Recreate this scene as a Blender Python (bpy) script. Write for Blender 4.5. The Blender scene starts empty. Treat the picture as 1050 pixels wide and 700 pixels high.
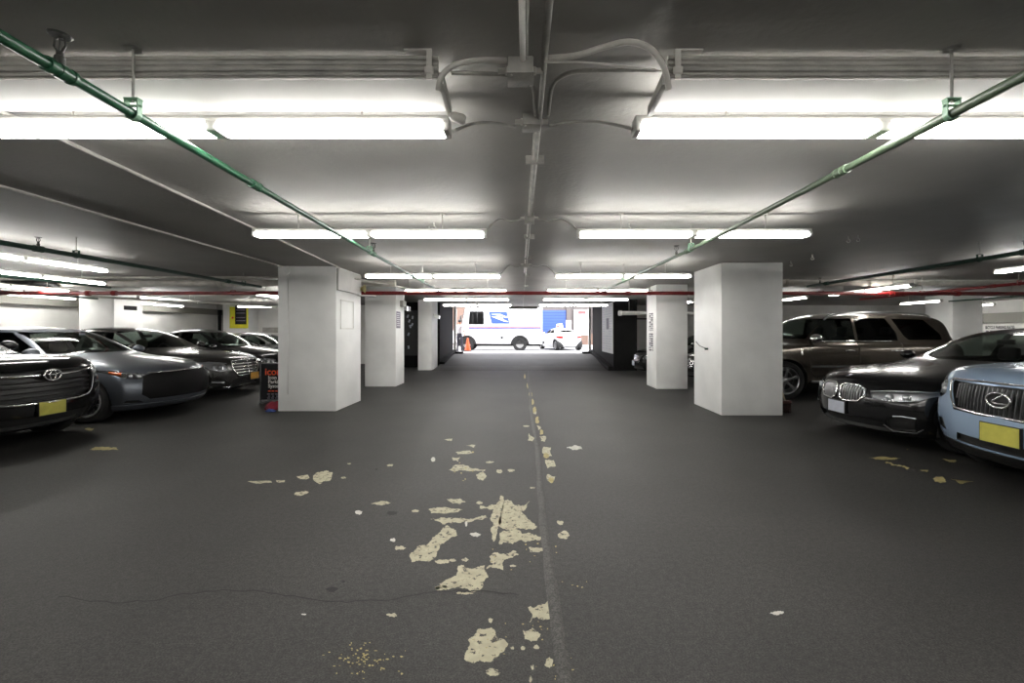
import bpy, bmesh, math, random
from mathutils import Vector, Matrix
from mathutils.bvhtree import BVHTree
R = math.radians
PI = math.pi
S = bpy.context.scene
COL = S.collection
rnd = random.Random(7)

# ------------------------------------------------------------------ camera
F = 450.0
EYE = 1.5
VPX, VPY = 536.0, 340.0
cam_d = bpy.data.cameras.new('camera')
cam_d.sensor_fit = 'HORIZONTAL'
cam_d.sensor_width = 36.0
cam_d.lens = F / 1050.0 * 36.0
cam_d.shift_x = (525.0 - VPX) / 1050.0
cam_d.shift_y = (VPY - 350.0) / 1050.0
cam_d.clip_start = 0.05
cam_d.clip_end = 200
cam = bpy.data.objects.new('camera', cam_d)
COL.objects.link(cam)
cam.location = (0, 0, EYE)
cam.rotation_euler = (R(90), 0, 0)
S.camera = cam


def P(px, py, Y):
    """point of the place seen at a photo pixel, at depth Y"""
    return Vector(((px - VPX) * Y / F, Y, EYE + (VPY - py) * Y / F))


def PF(px, py, z=0.0):
    """point on the floor seen at a photo pixel"""
    Y = (EYE - z) * F / (py - VPY)
    return Vector(((px - VPX) * Y / F, Y, z))


# ------------------------------------------------------------------ materials
def srgb(r, g, b):
    def f(c):
        c /= 255.0
        return c / 12.92 if c <= 0.04045 else ((c + 0.055) / 1.055) ** 2.4
    return (f(r), f(g), f(b), 1.0)


def mat(name, col, rough=0.5, metal=0.0, coat=0.0, var=0.0, vscale=8.0, bump=0.0, bscale=40.0, spec=0.5):
    m = bpy.data.materials.new(name)
    m.use_nodes = True
    nt = m.node_tree
    b = nt.nodes['Principled BSDF']
    b.inputs['Base Color'].default_value = col
    b.inputs['Roughness'].default_value = rough
    b.inputs['Metallic'].default_value = metal
    b.inputs['Coat Weight'].default_value = coat
    b.inputs['Coat Roughness'].default_value = 0.04
    b.inputs['Specular IOR Level'].default_value = spec
    if var > 0 or bump > 0:
        tc = nt.nodes.new('ShaderNodeTexCoord')
    if var > 0:
        n = nt.nodes.new('ShaderNodeTexNoise')
        n.inputs['Scale'].default_value = vscale
        n.inputs['Detail'].default_value = 6
        nt.links.new(tc.outputs['Object'], n.inputs['Vector'])
        r = nt.nodes.new('ShaderNodeValToRGB')
        r.color_ramp.elements[0].position = 0.3
        r.color_ramp.elements[1].position = 0.7
        r.color_ramp.elements[0].color = [c * (1 - var) for c in col[:3]] + [1]
        r.color_ramp.elements[1].color = [min(1, c * (1 + var)) for c in col[:3]] + [1]
        nt.links.new(n.outputs['Fac'], r.inputs['Fac'])
        nt.links.new(r.outputs['Color'], b.inputs['Base Color'])
    if bump > 0:
        n2 = nt.nodes.new('ShaderNodeTexNoise')
        n2.inputs['Scale'].default_value = bscale
        n2.inputs['Detail'].default_value = 5
        nt.links.new(tc.outputs['Object'], n2.inputs['Vector'])
        bp = nt.nodes.new('ShaderNodeBump')
        bp.inputs['Strength'].default_value = bump
        bp.inputs['Distance'].default_value = 0.01
        nt.links.new(n2.outputs['Fac'], bp.inputs['Height'])
        nt.links.new(bp.outputs['Normal'], b.inputs['Normal'])
    return m


def emis(name, col, strength):
    m = bpy.data.materials.new(name)
    m.use_nodes = True
    b = m.node_tree.nodes['Principled BSDF']
    b.inputs['Base Color'].default_value = (0.9, 0.9, 0.9, 1)
    b.inputs['Emission Color'].default_value = col
    b.inputs['Emission Strength'].default_value = strength
    return m


def glassy(name, tint, ior=1.5, rough=0.0):
    """thin sheet glass: transparent with a Fresnel reflection"""
    m = bpy.data.materials.new(name)
    m.use_nodes = True
    nt = m.node_tree
    nt.nodes.remove(nt.nodes['Principled BSDF'])
    out = nt.nodes['Material Output']
    t = nt.nodes.new('ShaderNodeBsdfTransparent')
    t.inputs['Color'].default_value = tint
    g = nt.nodes.new('ShaderNodeBsdfGlossy')
    g.inputs['Roughness'].default_value = rough
    g.inputs['Color'].default_value = (1, 1, 1, 1)
    fr = nt.nodes.new('ShaderNodeFresnel')
    fr.inputs['IOR'].default_value = ior
    mx = nt.nodes.new('ShaderNodeMixShader')
    nt.links.new(fr.outputs['Fac'], mx.inputs['Fac'])
    nt.links.new(t.outputs[0], mx.inputs[1])
    nt.links.new(g.outputs[0], mx.inputs[2])
    nt.links.new(mx.outputs[0], out.inputs['Surface'])
    return m


def metallic_paint(name, col, rough=0.28, metal=0.6):
    m = mat(name, col, rough, metal, coat=0.45)
    nt = m.node_tree
    b = nt.nodes['Principled BSDF']
    tc = nt.nodes.new('ShaderNodeTexCoord')
    n = nt.nodes.new('ShaderNodeTexNoise')
    n.inputs['Scale'].default_value = 900
    nt.links.new(tc.outputs['Object'], n.inputs['Vector'])
    r = nt.nodes.new('ShaderNodeValToRGB')
    r.color_ramp.elements[0].color = [c * 0.8 for c in col[:3]] + [1]
    r.color_ramp.elements[1].color = [min(1, c * 1.2) for c in col[:3]] + [1]
    nt.links.new(n.outputs['Fac'], r.inputs['Fac'])
    nt.links.new(r.outputs['Color'], b.inputs['Base Color'])
    return m


M = {}
M['white_tube'] = emis('fluorescent_tube_glow', (1.0, 0.98, 0.935, 1), 30.0)
M['fix_white'] = mat('white_enamel', (0.72, 0.71, 0.68, 1), 0.45, var=0.06, vscale=5)
M['fix_dirty'] = mat('dusty_grey_enamel', (0.40, 0.39, 0.36, 1), 0.6, var=0.2, vscale=9, bump=.3)
M['reflector'] = mat('white_reflector_enamel', (0.60, 0.59, 0.56, 1), 0.5, var=0.05, vscale=3)
M['dark_metal'] = mat('dark_metal', (0.05, 0.05, 0.045, 1), 0.5, 0.3, var=.2)
M['conduit'] = mat('painted_grey_conduit', (0.42, 0.41, 0.38, 1), 0.5, var=0.2, vscale=12, bump=.25)
M['conduit_pale'] = mat('painted_pale_conduit', (0.62, 0.60, 0.56, 1), 0.5, var=0.12, vscale=12)
M['green'] = mat('green_pipe_paint', srgb(38, 88, 62), 0.35, var=0.25, vscale=10, bump=.15)
M['green_dk'] = mat('dark_green_pipe_paint', srgb(28, 58, 45), 0.4, var=0.25, vscale=10)
M['green_pale'] = mat('faded_green_pipe_paint', srgb(84, 100, 80), 0.4, var=0.2, vscale=10, bump=.15)
M['mint'] = mat('pale_green_hanger_paint', srgb(118, 158, 130), 0.45, var=0.15, vscale=20)
M['red'] = mat('red_pipe_paint', srgb(122, 26, 26), 0.4, var=0.2, vscale=8)
M['white_pipe'] = mat('pale_insulated_pipe', (0.55, 0.53, 0.48, 1), 0.6, var=0.15, vscale=6, bump=.2)
M['black_paint'] = mat('black_wall_paint', (0.0045, 0.0045, 0.0045, 1), 0.75, var=0.3, vscale=3, bump=.2, spec=.12)
M['black'] = mat('black_plastic', (0.012, 0.012, 0.012, 1), 0.35, var=.2)
M['black_mat'] = mat('matte_black', (0.010, 0.010, 0.010, 1), 0.8, var=.2)
M['rubber'] = mat('tyre_rubber', (0.012, 0.012, 0.012, 1), 0.85, bump=.2, bscale=60)
M['chrome'] = mat('chrome', (0.78, 0.78, 0.78, 1), 0.12, 1.0, var=.02)
M['satin'] = mat('satin_alloy', (0.42, 0.42, 0.43, 1), 0.28, 1.0, var=.05)
M['alloy_dk'] = mat('dark_alloy', (0.14, 0.14, 0.145, 1), 0.3, 1.0, var=.05)
M['glass'] = glassy('tinted_window_glass', (0.37, 0.42, 0.39, 1), 1.16)
M['glass_dk'] = glassy('privacy_window_glass', (0.12, 0.12, 0.12, 1), 1.3)
M['lens'] = glassy('clear_lamp_lens', (0.92, 0.93, 0.95, 1), 1.45)
M['bulb'] = mat('lamp_projector_glass', (0.75, 0.78, 0.80, 1), 0.08, 0.6, var=.02)
M['amber'] = mat('amber_marker_lens', srgb(205, 92, 40), 0.25, coat=.6, var=.1)
M['tail'] = mat('red_tail_lens', srgb(150, 18, 18), 0.2, coat=.6, var=.1)
M['trim_cloth'] = mat('dark_car_upholstery', (0.035, 0.034, 0.033, 1), 0.7, var=.2)
M['beige_cloth'] = mat('pale_car_upholstery', (0.24, 0.21, 0.18, 1), 0.7, var=.15)
M['plate_y'] = mat('yellow_plate_blur', srgb(184, 178, 78), 0.5, var=0.10, vscale=14)
M['plate_o'] = mat('amber_plate', srgb(206, 150, 40), 0.5, var=0.1, vscale=14)
M['plate_w'] = mat('pale_blue_white_plate', srgb(190, 194, 205), 0.5, var=0.08, vscale=14)
M['paper'] = mat('white_paper', (0.72, 0.72, 0.74, 1), 0.7, var=.04)
M['ink'] = mat('dark_ink', (0.012, 0.012, 0.014, 1), 0.8, var=.1, spec=.2)
M['grey_ink'] = mat('grey_ink', (0.19, 0.175, 0.22, 1), 0.6, var=.1)
M['ink2'] = mat('faded_black_letter_paint', (0.10, 0.09, 0.11, 1), 0.6, var=.2, vscale=30)
M['white_paint'] = mat('white_letter_paint', (0.72, 0.72, 0.70, 1), 0.6, var=.05)
M['orange'] = mat('orange_letter_paint', srgb(226, 78, 32), 0.5, var=.05)
M['yellow'] = mat('yellow_sign_paint', srgb(222, 214, 30), 0.5, var=.05)


# ------------------------------------------------------------------ objects
def tag(o, label=None, cat=None, group=None, kind=None):
    if label:
        o['label'] = label
    if cat:
        o['category'] = cat
    if group:
        o['group'] = group
    if kind:
        o['kind'] = kind
    return o


def thing(name, label, cat, loc=(0, 0, 0), rotz=0.0, group=None):
    o = bpy.data.objects.new(name, None)
    COL.objects.link(o)
    o.empty_display_size = 0.2
    o.location = loc
    o.rotation_euler = (0, 0, rotz)
    return tag(o, label, cat, group)


def obj(name, bm, material, parent=None, smooth=None, label=None):
    me = bpy.data.meshes.new(name)
    bm.normal_update()
    bm.to_mesh(me)
    bm.free()
    mats = material if isinstance(material, (list, tuple)) else [material]
    for mm in mats:
        me.materials.append(mm)
    if smooth is not None:
        for p in me.polygons:
            p.use_smooth = True
        if smooth < 179:
            me.set_sharp_from_angle(angle=R(smooth))
    o = bpy.data.objects.new(name, me)
    COL.objects.link(o)
    if parent is not None:
        o.parent = parent
    if label:
        o['label'] = label
    return o


def copy_tree(o, parent=None):
    c = o.copy()
    COL.objects.link(c)
    if parent is not None:
        c.parent = parent
    for ch in list(o.children):
        copy_tree(ch, c)
    return c


def NB():
    return bmesh.new()


def box(bm, x0, x1, y0, y1, z0, z1, mi=0, bev=0.0):
    vs = [bm.verts.new(p) for p in ((x0, y0, z0), (x1, y0, z0), (x1, y1, z0), (x0, y1, z0),
                                    (x0, y0, z1), (x1, y0, z1), (x1, y1, z1), (x0, y1, z1))]
    fs = []
    for q in ((0, 3, 2, 1), (4, 5, 6, 7), (0, 1, 5, 4), (1, 2, 6, 5), (2, 3, 7, 6), (3, 0, 4, 7)):
        f = bm.faces.new([vs[i] for i in q])
        f.material_index = mi
        fs.append(f)
    if bev > 0:
        es = set(e for f in fs for e in f.edges)
        r = bmesh.ops.bevel(bm, geom=list(es), offset=bev, segments=2, profile=0.5, affect='EDGES')
        for f in r['faces']:
            f.material_index = mi
    return vs


def boxm(bm, mtx, sx, sy, sz, mi=0, bev=0.0):
    b2 = NB()
    box(b2, -sx / 2, sx / 2, -sy / 2, sy / 2, -sz / 2, sz / 2, mi, bev)
    b2.transform(mtx)
    merge(bm, b2)


def merge(bm, b2):
    mp = {}
    for v in b2.verts:
        mp[v] = bm.verts.new(v.co)
    for f in b2.faces:
        try:
            nf = bm.faces.new([mp[v] for v in f.verts])
            nf.material_index = f.material_index
            nf.smooth = f.smooth
        except ValueError:
            pass
    b2.free()


def tube(bm, pts, r, n=10, closed=False, mi=0, caps=True, rads=None, flat=None):
    """sweep a circle (or, with flat=(a,b), an ellipse) along points"""
    pts = [Vector(p) for p in pts]
    m = len(pts)
    rings = []
    up = None
    for i, p in enumerate(pts):
        if closed:
            d = pts[(i + 1) % m] - pts[i - 1]
        elif i == 0:
            d = pts[1] - pts[0]
        elif i == m - 1:
            d = pts[-1] - pts[-2]
        else:
            d = (pts[i + 1] - pts[i]).normalized() + (pts[i] - pts[i - 1]).normalized()
        if d.length < 1e-9:
            d = Vector((0, 0, 1))
        d.normalize()
        if up is None:
            up = Vector((0, 0, 1)) if abs(d.z) < 0.9 else Vector((0, 1, 0))
        a = up - d * up.dot(d)
        if a.length < 1e-5:
            a = Vector((1, 0, 0)) - d * d.x
        a.normalize()
        up = a
        b = d.cross(a)
        rr = rads[i] if rads else r
        fa, fb = flat if flat else (1, 1)
        rings.append([bm.verts.new(p + a * math.cos(2 * PI * k / n) * rr * fa + b * math.sin(2 * PI * k / n) * rr * fb)
                      for k in range(n)])
    for i in range(m if closed else m - 1):
        A, B = rings[i], rings[(i + 1) % m]
        for k in range(n):
            f = bm.faces.new((A[k], A[(k + 1) % n], B[(k + 1) % n], B[k]))
            f.material_index = mi
            f.smooth = True
    if caps and not closed:
        bm.faces.new(rings[0][::-1]).material_index = mi
        bm.faces.new(rings[-1]).material_index = mi


def arc_pts(pts, n=8):
    """Catmull-Rom through points"""
    pts = [Vector(p) for p in pts]
    out = []
    for i in range(len(pts) - 1):
        p0 = pts[max(0, i - 1)]
        p1 = pts[i]
        p2 = pts[i + 1]
        p3 = pts[min(len(pts) - 1, i + 2)]
        for k in range(n):
            t = k / n
            out.append(0.5 * ((2 * p1) + (p2 - p0) * t + (2 * p0 - 5 * p1 + 4 * p2 - p3) * t * t
                              + (3 * p1 - p0 - 3 * p2 + p3) * t ** 3))
    out.append(pts[-1])
    return out


def lathe(bm, prof, n=24, axis='y', mi=0, origin=(0, 0, 0)):
    """prof: list of (radius, height along axis)"""
    o = Vector(origin)
    rings = []
    for r, h in prof:
        ring = []
        for k in range(n):
            a = 2 * PI * k / n
            c, s = r * math.cos(a), r * math.sin(a)
            p = {'y': (c, h, s), 'z': (c, s, h), 'x': (h, c, s)}[axis]
            ring.append(bm.verts.new(o + Vector(p)))
        rings.append(ring)
    for A, B in zip(rings, rings[1:]):
        for k in range(n):
            f = bm.faces.new((A[k], B[k], B[(k + 1) % n], A[(k + 1) % n]))
            f.material_index = mi
            f.smooth = True
    for ring, rv in ((rings[0], False), (rings[-1], True)):
        try:
            f = bm.faces.new(ring[::-1] if rv else ring)
            f.material_index = mi
        except ValueError:
            pass
    bmesh.ops.recalc_face_normals(bm, faces=bm.faces)


def prism(bm, poly, y0, y1, axis='y', mi=0):
    """extrude a polygon of (u,v) along an axis"""
    def pt(u, v, h):
        return {'y': (u, h, v), 'x': (h, u, v), 'z': (u, v, h)}[axis]
    a = [bm.verts.new(pt(u, v, y0)) for u, v in poly]
    b = [bm.verts.new(pt(u, v, y1)) for u, v in poly]
    fs = [bm.faces.new(a), bm.faces.new(b[::-1])]
    n = len(poly)
    for i in range(n):
        fs.append(bm.faces.new((a[i], b[i], b[(i + 1) % n], a[(i + 1) % n])))
    for f in fs:
        f.material_index = mi
    bmesh.ops.recalc_face_normals(bm, faces=fs)


def text_bm(body, size, mtx, extrude=0.002, align='LEFT', space=1.0, bold=0.0):
    cu = bpy.data.curves.new('lettering', 'FONT')
    cu.body = body
    cu.size = size
    cu.extrude = extrude
    cu.offset = bold
    cu.align_x = align
    cu.space_character = space
    cu.resolution_u = 3
    o = bpy.data.objects.new('lettering', cu)
    COL.objects.link(o)
    dg = bpy.context.evaluated_depsgraph_get()
    me = bpy.data.meshes.new_from_object(o.evaluated_get(dg))
    bm = NB()
    bm.from_mesh(me)
    bpy.data.objects.remove(o)
    bpy.data.curves.remove(cu)
    bpy.data.meshes.remove(me)
    bm.transform(mtx)
    return bm


def face_mtx(origin, right, up=(0, 0, 1)):
    r = Vector(right).normalized()
    u = Vector(up).normalized()
    n = r.cross(u)
    m = Matrix((r, u, n)).transposed().to_4x4()
    m.translation = Vector(origin)
    return m
# =================================================================== the setting
CEIL = 2.74
XL, XR, YB, YF, YO = -14.3, 19.0, -4.0, 20.5, 22.0


def asphalt(name, base, fine=120.0):
    m = bpy.data.materials.new(name)
    m.use_nodes = True
    nt = m.node_tree
    b = nt.nodes['Principled BSDF']
    L = nt.links.new
    tc = nt.nodes.new('ShaderNodeTexCoord')
    def noise(scale, detail):
        n = nt.nodes.new('ShaderNodeTexNoise')
        n.inputs['Scale'].default_value = scale
        n.inputs['Detail'].default_value = detail
        L(tc.outputs['Object'], n.inputs['Vector'])
        return n
    n1, n2, n3 = noise(fine, 3), noise(0.9, 6), noise(30, 10)
    def ramp(src, p0, p1, c0, c1):
        r = nt.nodes.new('ShaderNodeValToRGB')
        r.color_ramp.elements[0].position = p0
        r.color_ramp.elements[1].position = p1
        r.color_ramp.elements[0].color = c0
        r.color_ramp.elements[1].color = c1
        L(src.outputs['Fac'], r.inputs['Fac'])
        return r
    def g(v):
        return (v, v, v, 1)
    r1 = ramp(n1, .34, .68, g(.45), g(1.7))
    r2 = ramp(n2, .3, .7, g(.78), g(1.2))
    r3 = ramp(n3, .32, .68, g(.72), g(1.3))
    def mul(a, bb):
        x = nt.nodes.new('ShaderNodeMix')
        x.data_type = 'RGBA'
        x.blend_type = 'MULTIPLY'
        x.inputs[0].default_value = 1.0
        L(a, x.inputs[6])
        L(bb, x.inputs[7])
        return x.outputs[2]
    rgb = nt.nodes.new('ShaderNodeRGB')
    rgb.outputs[0].default_value = base
    c = mul(mul(mul(rgb.outputs[0], r1.outputs['Color']), r2.outputs['Color']), r3.outputs['Color'])
    L(c, b.inputs['Base Color'])
    b.inputs['Roughness'].default_value = 0.62
    b.inputs['Specular IOR Level'].default_value = 0.35
    bp = nt.nodes.new('ShaderNodeBump')
    bp.inputs['Strength'].default_value = 0.35
    bp.inputs['Distance'].default_value = 0.004
    L(n1.outputs['Fac'], bp.inputs['Height'])
    L(bp.outputs['Normal'], b.inputs['Normal'])
    return m


def paint_wall(name, col, spots=None, thr=0.70, scale=1.6, bump=.25, rough=.6):
    """painted concrete: slow stains, peeled spots, grain"""
    m = mat(name, col, rough, var=0.10, vscale=1.1, bump=bump, bscale=26)
    if spots:
        nt = m.node_tree
        b = nt.nodes['Principled BSDF']
        src = b.inputs['Base Color'].links[0].from_socket
        tc = nt.nodes.new('ShaderNodeTexCoord')
        n = nt.nodes.new('ShaderNodeTexNoise')
        n.inputs['Scale'].default_value = scale
        n.inputs['Detail'].default_value = 10
        n.inputs['Roughness'].default_value = 0.62
        nt.links.new(tc.outputs['Object'], n.inputs['Vector'])
        r = nt.nodes.new('ShaderNodeValToRGB')
        r.color_ramp.elements[0].position = thr
        r.color_ramp.elements[1].position = thr + 0.015
        r.color_ramp.elements[0].color = (0, 0, 0, 1)
        r.color_ramp.elements[1].color = (1, 1, 1, 1)
        nt.links.new(n.outputs['Fac'], r.inputs['Fac'])
        x = nt.nodes.new('ShaderNodeMix')
        x.data_type = 'RGBA'
        nt.links.new(r.outputs['Color'], x.inputs[0])
        nt.links.new(src, x.inputs[6])
        x.inputs[7].default_value = spots
        nt.links.new(x.outputs[2], b.inputs['Base Color'])
    return m


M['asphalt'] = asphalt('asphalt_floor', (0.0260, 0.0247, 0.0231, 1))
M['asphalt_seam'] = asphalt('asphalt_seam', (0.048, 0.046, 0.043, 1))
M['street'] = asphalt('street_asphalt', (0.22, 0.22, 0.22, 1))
M['walk'] = paint_wall('pale_concrete_walk', (0.42, 0.41, 0.40, 1))
M['ceil'] = paint_wall('grey_painted_concrete_ceiling', (0.36, 0.35, 0.328, 1), (0.6, 0.58, 0.54, 1), thr=.72, scale=2.2, bump=.35)
M['white_wall'] = paint_wall('white_painted_wall', (0.78, 0.775, 0.75, 1), (0.5, 0.49, 0.46, 1), thr=.75)
M['col'] = paint_wall('white_painted_column', (0.86, 0.86, 0.845, 1), (0.62, 0.57, 0.53, 1), thr=.74, scale=2.5, bump=.15, rough=.5)
M['beam'] = paint_wall('grey_beam_paint', (0.23, 0.225, 0.20, 1))
M['worn'] = worn_mat = mat('worn_cream_paint', srgb(168, 162, 138), 0.7, var=0.16, vscale=16, bump=.3, bscale=60)
nt = worn_mat.node_tree
pb = nt.nodes['Principled BSDF']
psrc = pb.inputs['Base Color'].links[0].from_socket
ptc = nt.nodes.new('ShaderNodeTexCoord')
pn = nt.nodes.new('ShaderNodeTexNoise')
pn.inputs['Scale'].default_value = 26
pn.inputs['Detail'].default_value = 9
pn.inputs['Roughness'].default_value = .68
nt.links.new(ptc.outputs['Object'], pn.inputs['Vector'])
pr = nt.nodes.new('ShaderNodeValToRGB')
pr.color_ramp.elements[0].position = .405
pr.color_ramp.elements[1].position = .45
pr.color_ramp.elements[0].color = (0, 0, 0, 1)
pr.color_ramp.elements[1].color = (1, 1, 1, 1)
nt.links.new(pn.outputs['Fac'], pr.inputs['Fac'])
pm = nt.nodes.new('ShaderNodeMix')
pm.data_type = 'RGBA'
nt.links.new(pr.outputs['Color'], pm.inputs[0])
pm.inputs[6].default_value = (.034, .031, .028, 1)
nt.links.new(psrc, pm.inputs[7])
nt.links.new(pm.outputs[2], pb.inputs['Base Color'])
M['worn_w'] = mat('worn_white_paint', srgb(190, 188, 180), 0.7, var=0.12, vscale=16)
M['worn_y'] = mat('worn_yellow_paint', srgb(150, 138, 90), 0.7, var=0.25, vscale=22)


def struct(name, bm, m, parent=None, smooth=None):
    o = obj(name, bm, m, parent, smooth)
    o['kind'] = 'structure'
    return o


# floor with its ramp up to the street
bm = NB()
box(bm, XL, XR, YB, YO + 2, -0.2, 0.0)
floor = struct('floor', bm, M['asphalt'])
bm = NB()
prism(bm, [(17.0, -0.05), (17.0, 0.003), (18.2, .09), (19.6, .28), (20.8, .405), (22.0, .43), (22.0, -.05)], -3.5, 3.5, axis='x')
struct('ramp', bm, M['asphalt'])
bm = NB()
prism(bm, [(22.0, .0), (22.0, .43), (24.9, .43), (25.0, .42), (25.0, .0)], -30, 30, axis='x')
struct('sidewalk', bm, M['walk'])
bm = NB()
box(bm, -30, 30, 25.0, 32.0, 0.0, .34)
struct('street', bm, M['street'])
bm = NB()
box(bm, -30, 30, 32.0, 34.0, 0.0, .46)
struct('far_sidewalk', bm, M['walk'])

# raised seam down the middle of the aisle
bm = NB()
sm = []
yy = 0.7
k = 0
while yy < 17:
    sm.append((0.175 + 0.012 * math.sin(yy * 1.3) + rnd.uniform(-.004, .004), yy))
    yy += 0.25
prev = None
for x, y in sm:
    w = 0.032 + rnd.uniform(-.006, .006)
    cur = [bm.verts.new((x - w, y, .0)), bm.verts.new((x - w * .4, y, .013)), bm.verts.new((x + w * .4, y, .013)), bm.verts.new((x + w, y, 0))]
    if prev:
        for q in range(3):
            bm.faces.new((prev[q], prev[q + 1], cur[q + 1], cur[q]))
    prev = cur
struct('floor_seam', bm, M['asphalt_seam'], floor, 60)


# worn paint left on the asphalt (traced outlines, ragged)
def ragged(poly, depth=3, amp=0.16):
    pts = [Vector(p) for p in poly]
    xs, ys = [p.x for p in pts], [p.y for p in pts]
    cap = .20 * min(max(xs) - min(xs), max(ys) - min(ys))
    for d in range(depth):
        out = []
        for i, p in enumerate(pts):
            q = pts[(i + 1) % len(pts)]
            e = q - p
            nrm = Vector((-e.y, e.x))
            if nrm.length > 1e-6:
                nrm = nrm.normalized() * min(nrm.length * amp, cap / (1 + d * .6))
            mid = (p + q) / 2 + nrm * rnd.uniform(-1, 1) + e * rnd.uniform(-.1, .1)
            out += [p, mid]
        pts = out
    return pts


def ell(cx, cy, a, b, n=9):
    return [(cx + a * math.cos(2 * PI * k / n) * rnd.uniform(.7, 1.2), cy + b * math.sin(2 * PI * k / n) * rnd.uniform(.7, 1.2)) for k in range(n)]


PA = lambda cx, cy: (230 + cx / 2.5, 420 + cy / 2.5)
patches = [
    [(720, 232), (783, 234), (775, 250), (762, 262), (778, 280), (802, 300), (790, 308), (745, 306), (706, 300), (712, 260)],
    [(706, 315), (745, 306), (790, 318), (828, 322), (826, 340), (780, 336), (740, 344), (706, 346)],
    [(708, 220), (716, 222), (712, 260), (700, 310), (690, 338), (686, 330), (690, 295), (684, 270), (690, 255), (655, 253), (655, 246), (690, 244)],
    [(575, 298), (598, 322), (570, 335), (545, 365), (520, 390), (480, 390), (474, 375), (495, 350), (520, 345), (548, 318), (560, 302)],
    [(600, 400), (625, 405), (668, 398), (676, 430), (660, 458), (610, 458), (560, 455), (552, 445), (595, 425)],
    [(625, 590), (650, 560), (685, 558), (700, 585), (728, 600), (715, 620), (685, 645), (655, 640), (640, 650), (615, 640), (625, 615)],
    [(778, 505), (805, 500), (830, 490), (850, 505), (848, 535), (820, 540), (800, 530), (782, 545), (790, 525)],
    [(765, 565), (790, 558), (812, 575), (800, 592), (770, 588)],
    [(523, 255), (545, 250), (612, 256), (600, 262), (530, 265)],
    [(528, 280), (560, 276), (600, 278), (670, 270), (676, 277), (640, 283), (590, 288), (565, 294), (545, 285)],
    [(570, 228), (605, 227), (620, 236), (605, 244), (585, 240)],
    [(375, 240), (400, 234), (428, 238), (405, 245)],
    [(228, 168), (245, 160), (278, 160), (274, 178), (245, 190), (230, 182)],
    [(60, 183), (120, 182), (122, 187), (80, 189)], [(133, 180), (155, 180), (155, 185), (135, 186)],
    [(185, 172), (215, 167), (217, 176), (195, 178)], [(178, 215), (215, 207), (216, 212), (185, 220)],
    [(575, 155), (590, 142), (620, 143), (635, 150), (670, 152), (668, 157), (600, 155)],
    [(645, 165), (665, 160), (673, 170), (662, 182), (648, 175)],
    [(592, 108), (630, 104), (636, 110), (600, 114)], [(620, 92), (644, 90), (640, 97)], [(563, 76), (585, 73), (582, 80)],
    [(584, 122), (605, 120), (600, 132), (588, 130)],
    [(818, 95), (838, 96), (834, 105), (840, 118), (822, 122)], [(822, 128), (845, 130), (850, 145), (828, 150)],
    [(828, 165), (850, 170), (838, 188), (830, 182)], [(808, 68), (825, 70), (822, 82), (812, 80)],
    [(780, 60), (795, 72), (790, 82), (778, 78)], [(800, 40), (812, 44), (806, 52)], [(790, 0), (800, 2), (798, 12), (792, 10)],
    [(680, 375), (700, 365), (720, 370), (740, 360), (755, 370), (730, 380), (715, 390), (715, 410), (690, 405), (672, 408), (690, 395)],
    [(780, 352), (825, 352), (822, 362), (785, 365)], ell(862, 289, 10, 7), ell(870, 322, 14, 12),
    ell(557, 388, 22, 5), ell(585, 386, 8, 4), ell(617, 384, 9, 5), ell(450, 354, 14, 7), ell(490, 259, 11, 4), ell(555, 457, 18, 6),
    ell(690, 672, 18, 10), ell(683, 540, 6, 6), ell(832, 650, 12, 14), ell(865, 655, 6, 12), ell(430, 525, 16, 5), ell(790, 200, 8, 3),
    ell(735, 155, 9, 4), ell(705, 158, 10, 5), ell(680, 134, 14, 3), ell(800, 608, 8, 6), ell(765, 610, 7, 5), ell(845, 546, 8, 5),
    ell(738, 610, 5, 5), ell(620, 470, 20, 3), ell(602, 469, 8, 3), ell(655, 238, 9, 4), ell(775, 42, 9, 2), ell(305, 174, 7, 3),
    ell(425, 142, 10, 3), ell(320, 138, 5, 2), ell(785, 690, 4, 10), ell(545, 456, 8, 4), ell(790, 660, 4, 8), ell(740, 400, 10, 3),
]
right_p = [[(235, 580), (300, 575), (365, 583), (340, 588), (260, 586)], [(300, 598), (330, 602), (400, 620), (390, 627), (330, 612)],
           [(435, 630), (475, 629), (470, 636)], [(490, 662), (530, 655), (545, 678), (500, 675)], [(560, 660), (600, 670), (655, 676), (600, 684)],
           [(385, 545), (395, 546), (390, 550)], [(530, 583), (585, 590), (580, 598), (545, 592)]]
bm = NB()


def add_patch(poly, conv, mi, amp=.16):
    pts = ragged([conv(*p) for p in poly], 4, amp * 1.25)
    vs = [bm.verts.new(PF(x, y, 0.0012 + mi * .0002)) for x, y in pts]
    f = bm.faces.new(vs)
    f.material_index = mi
    if f.calc_center_median() and f.normal.z < 0:
        f.normal_flip()


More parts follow.
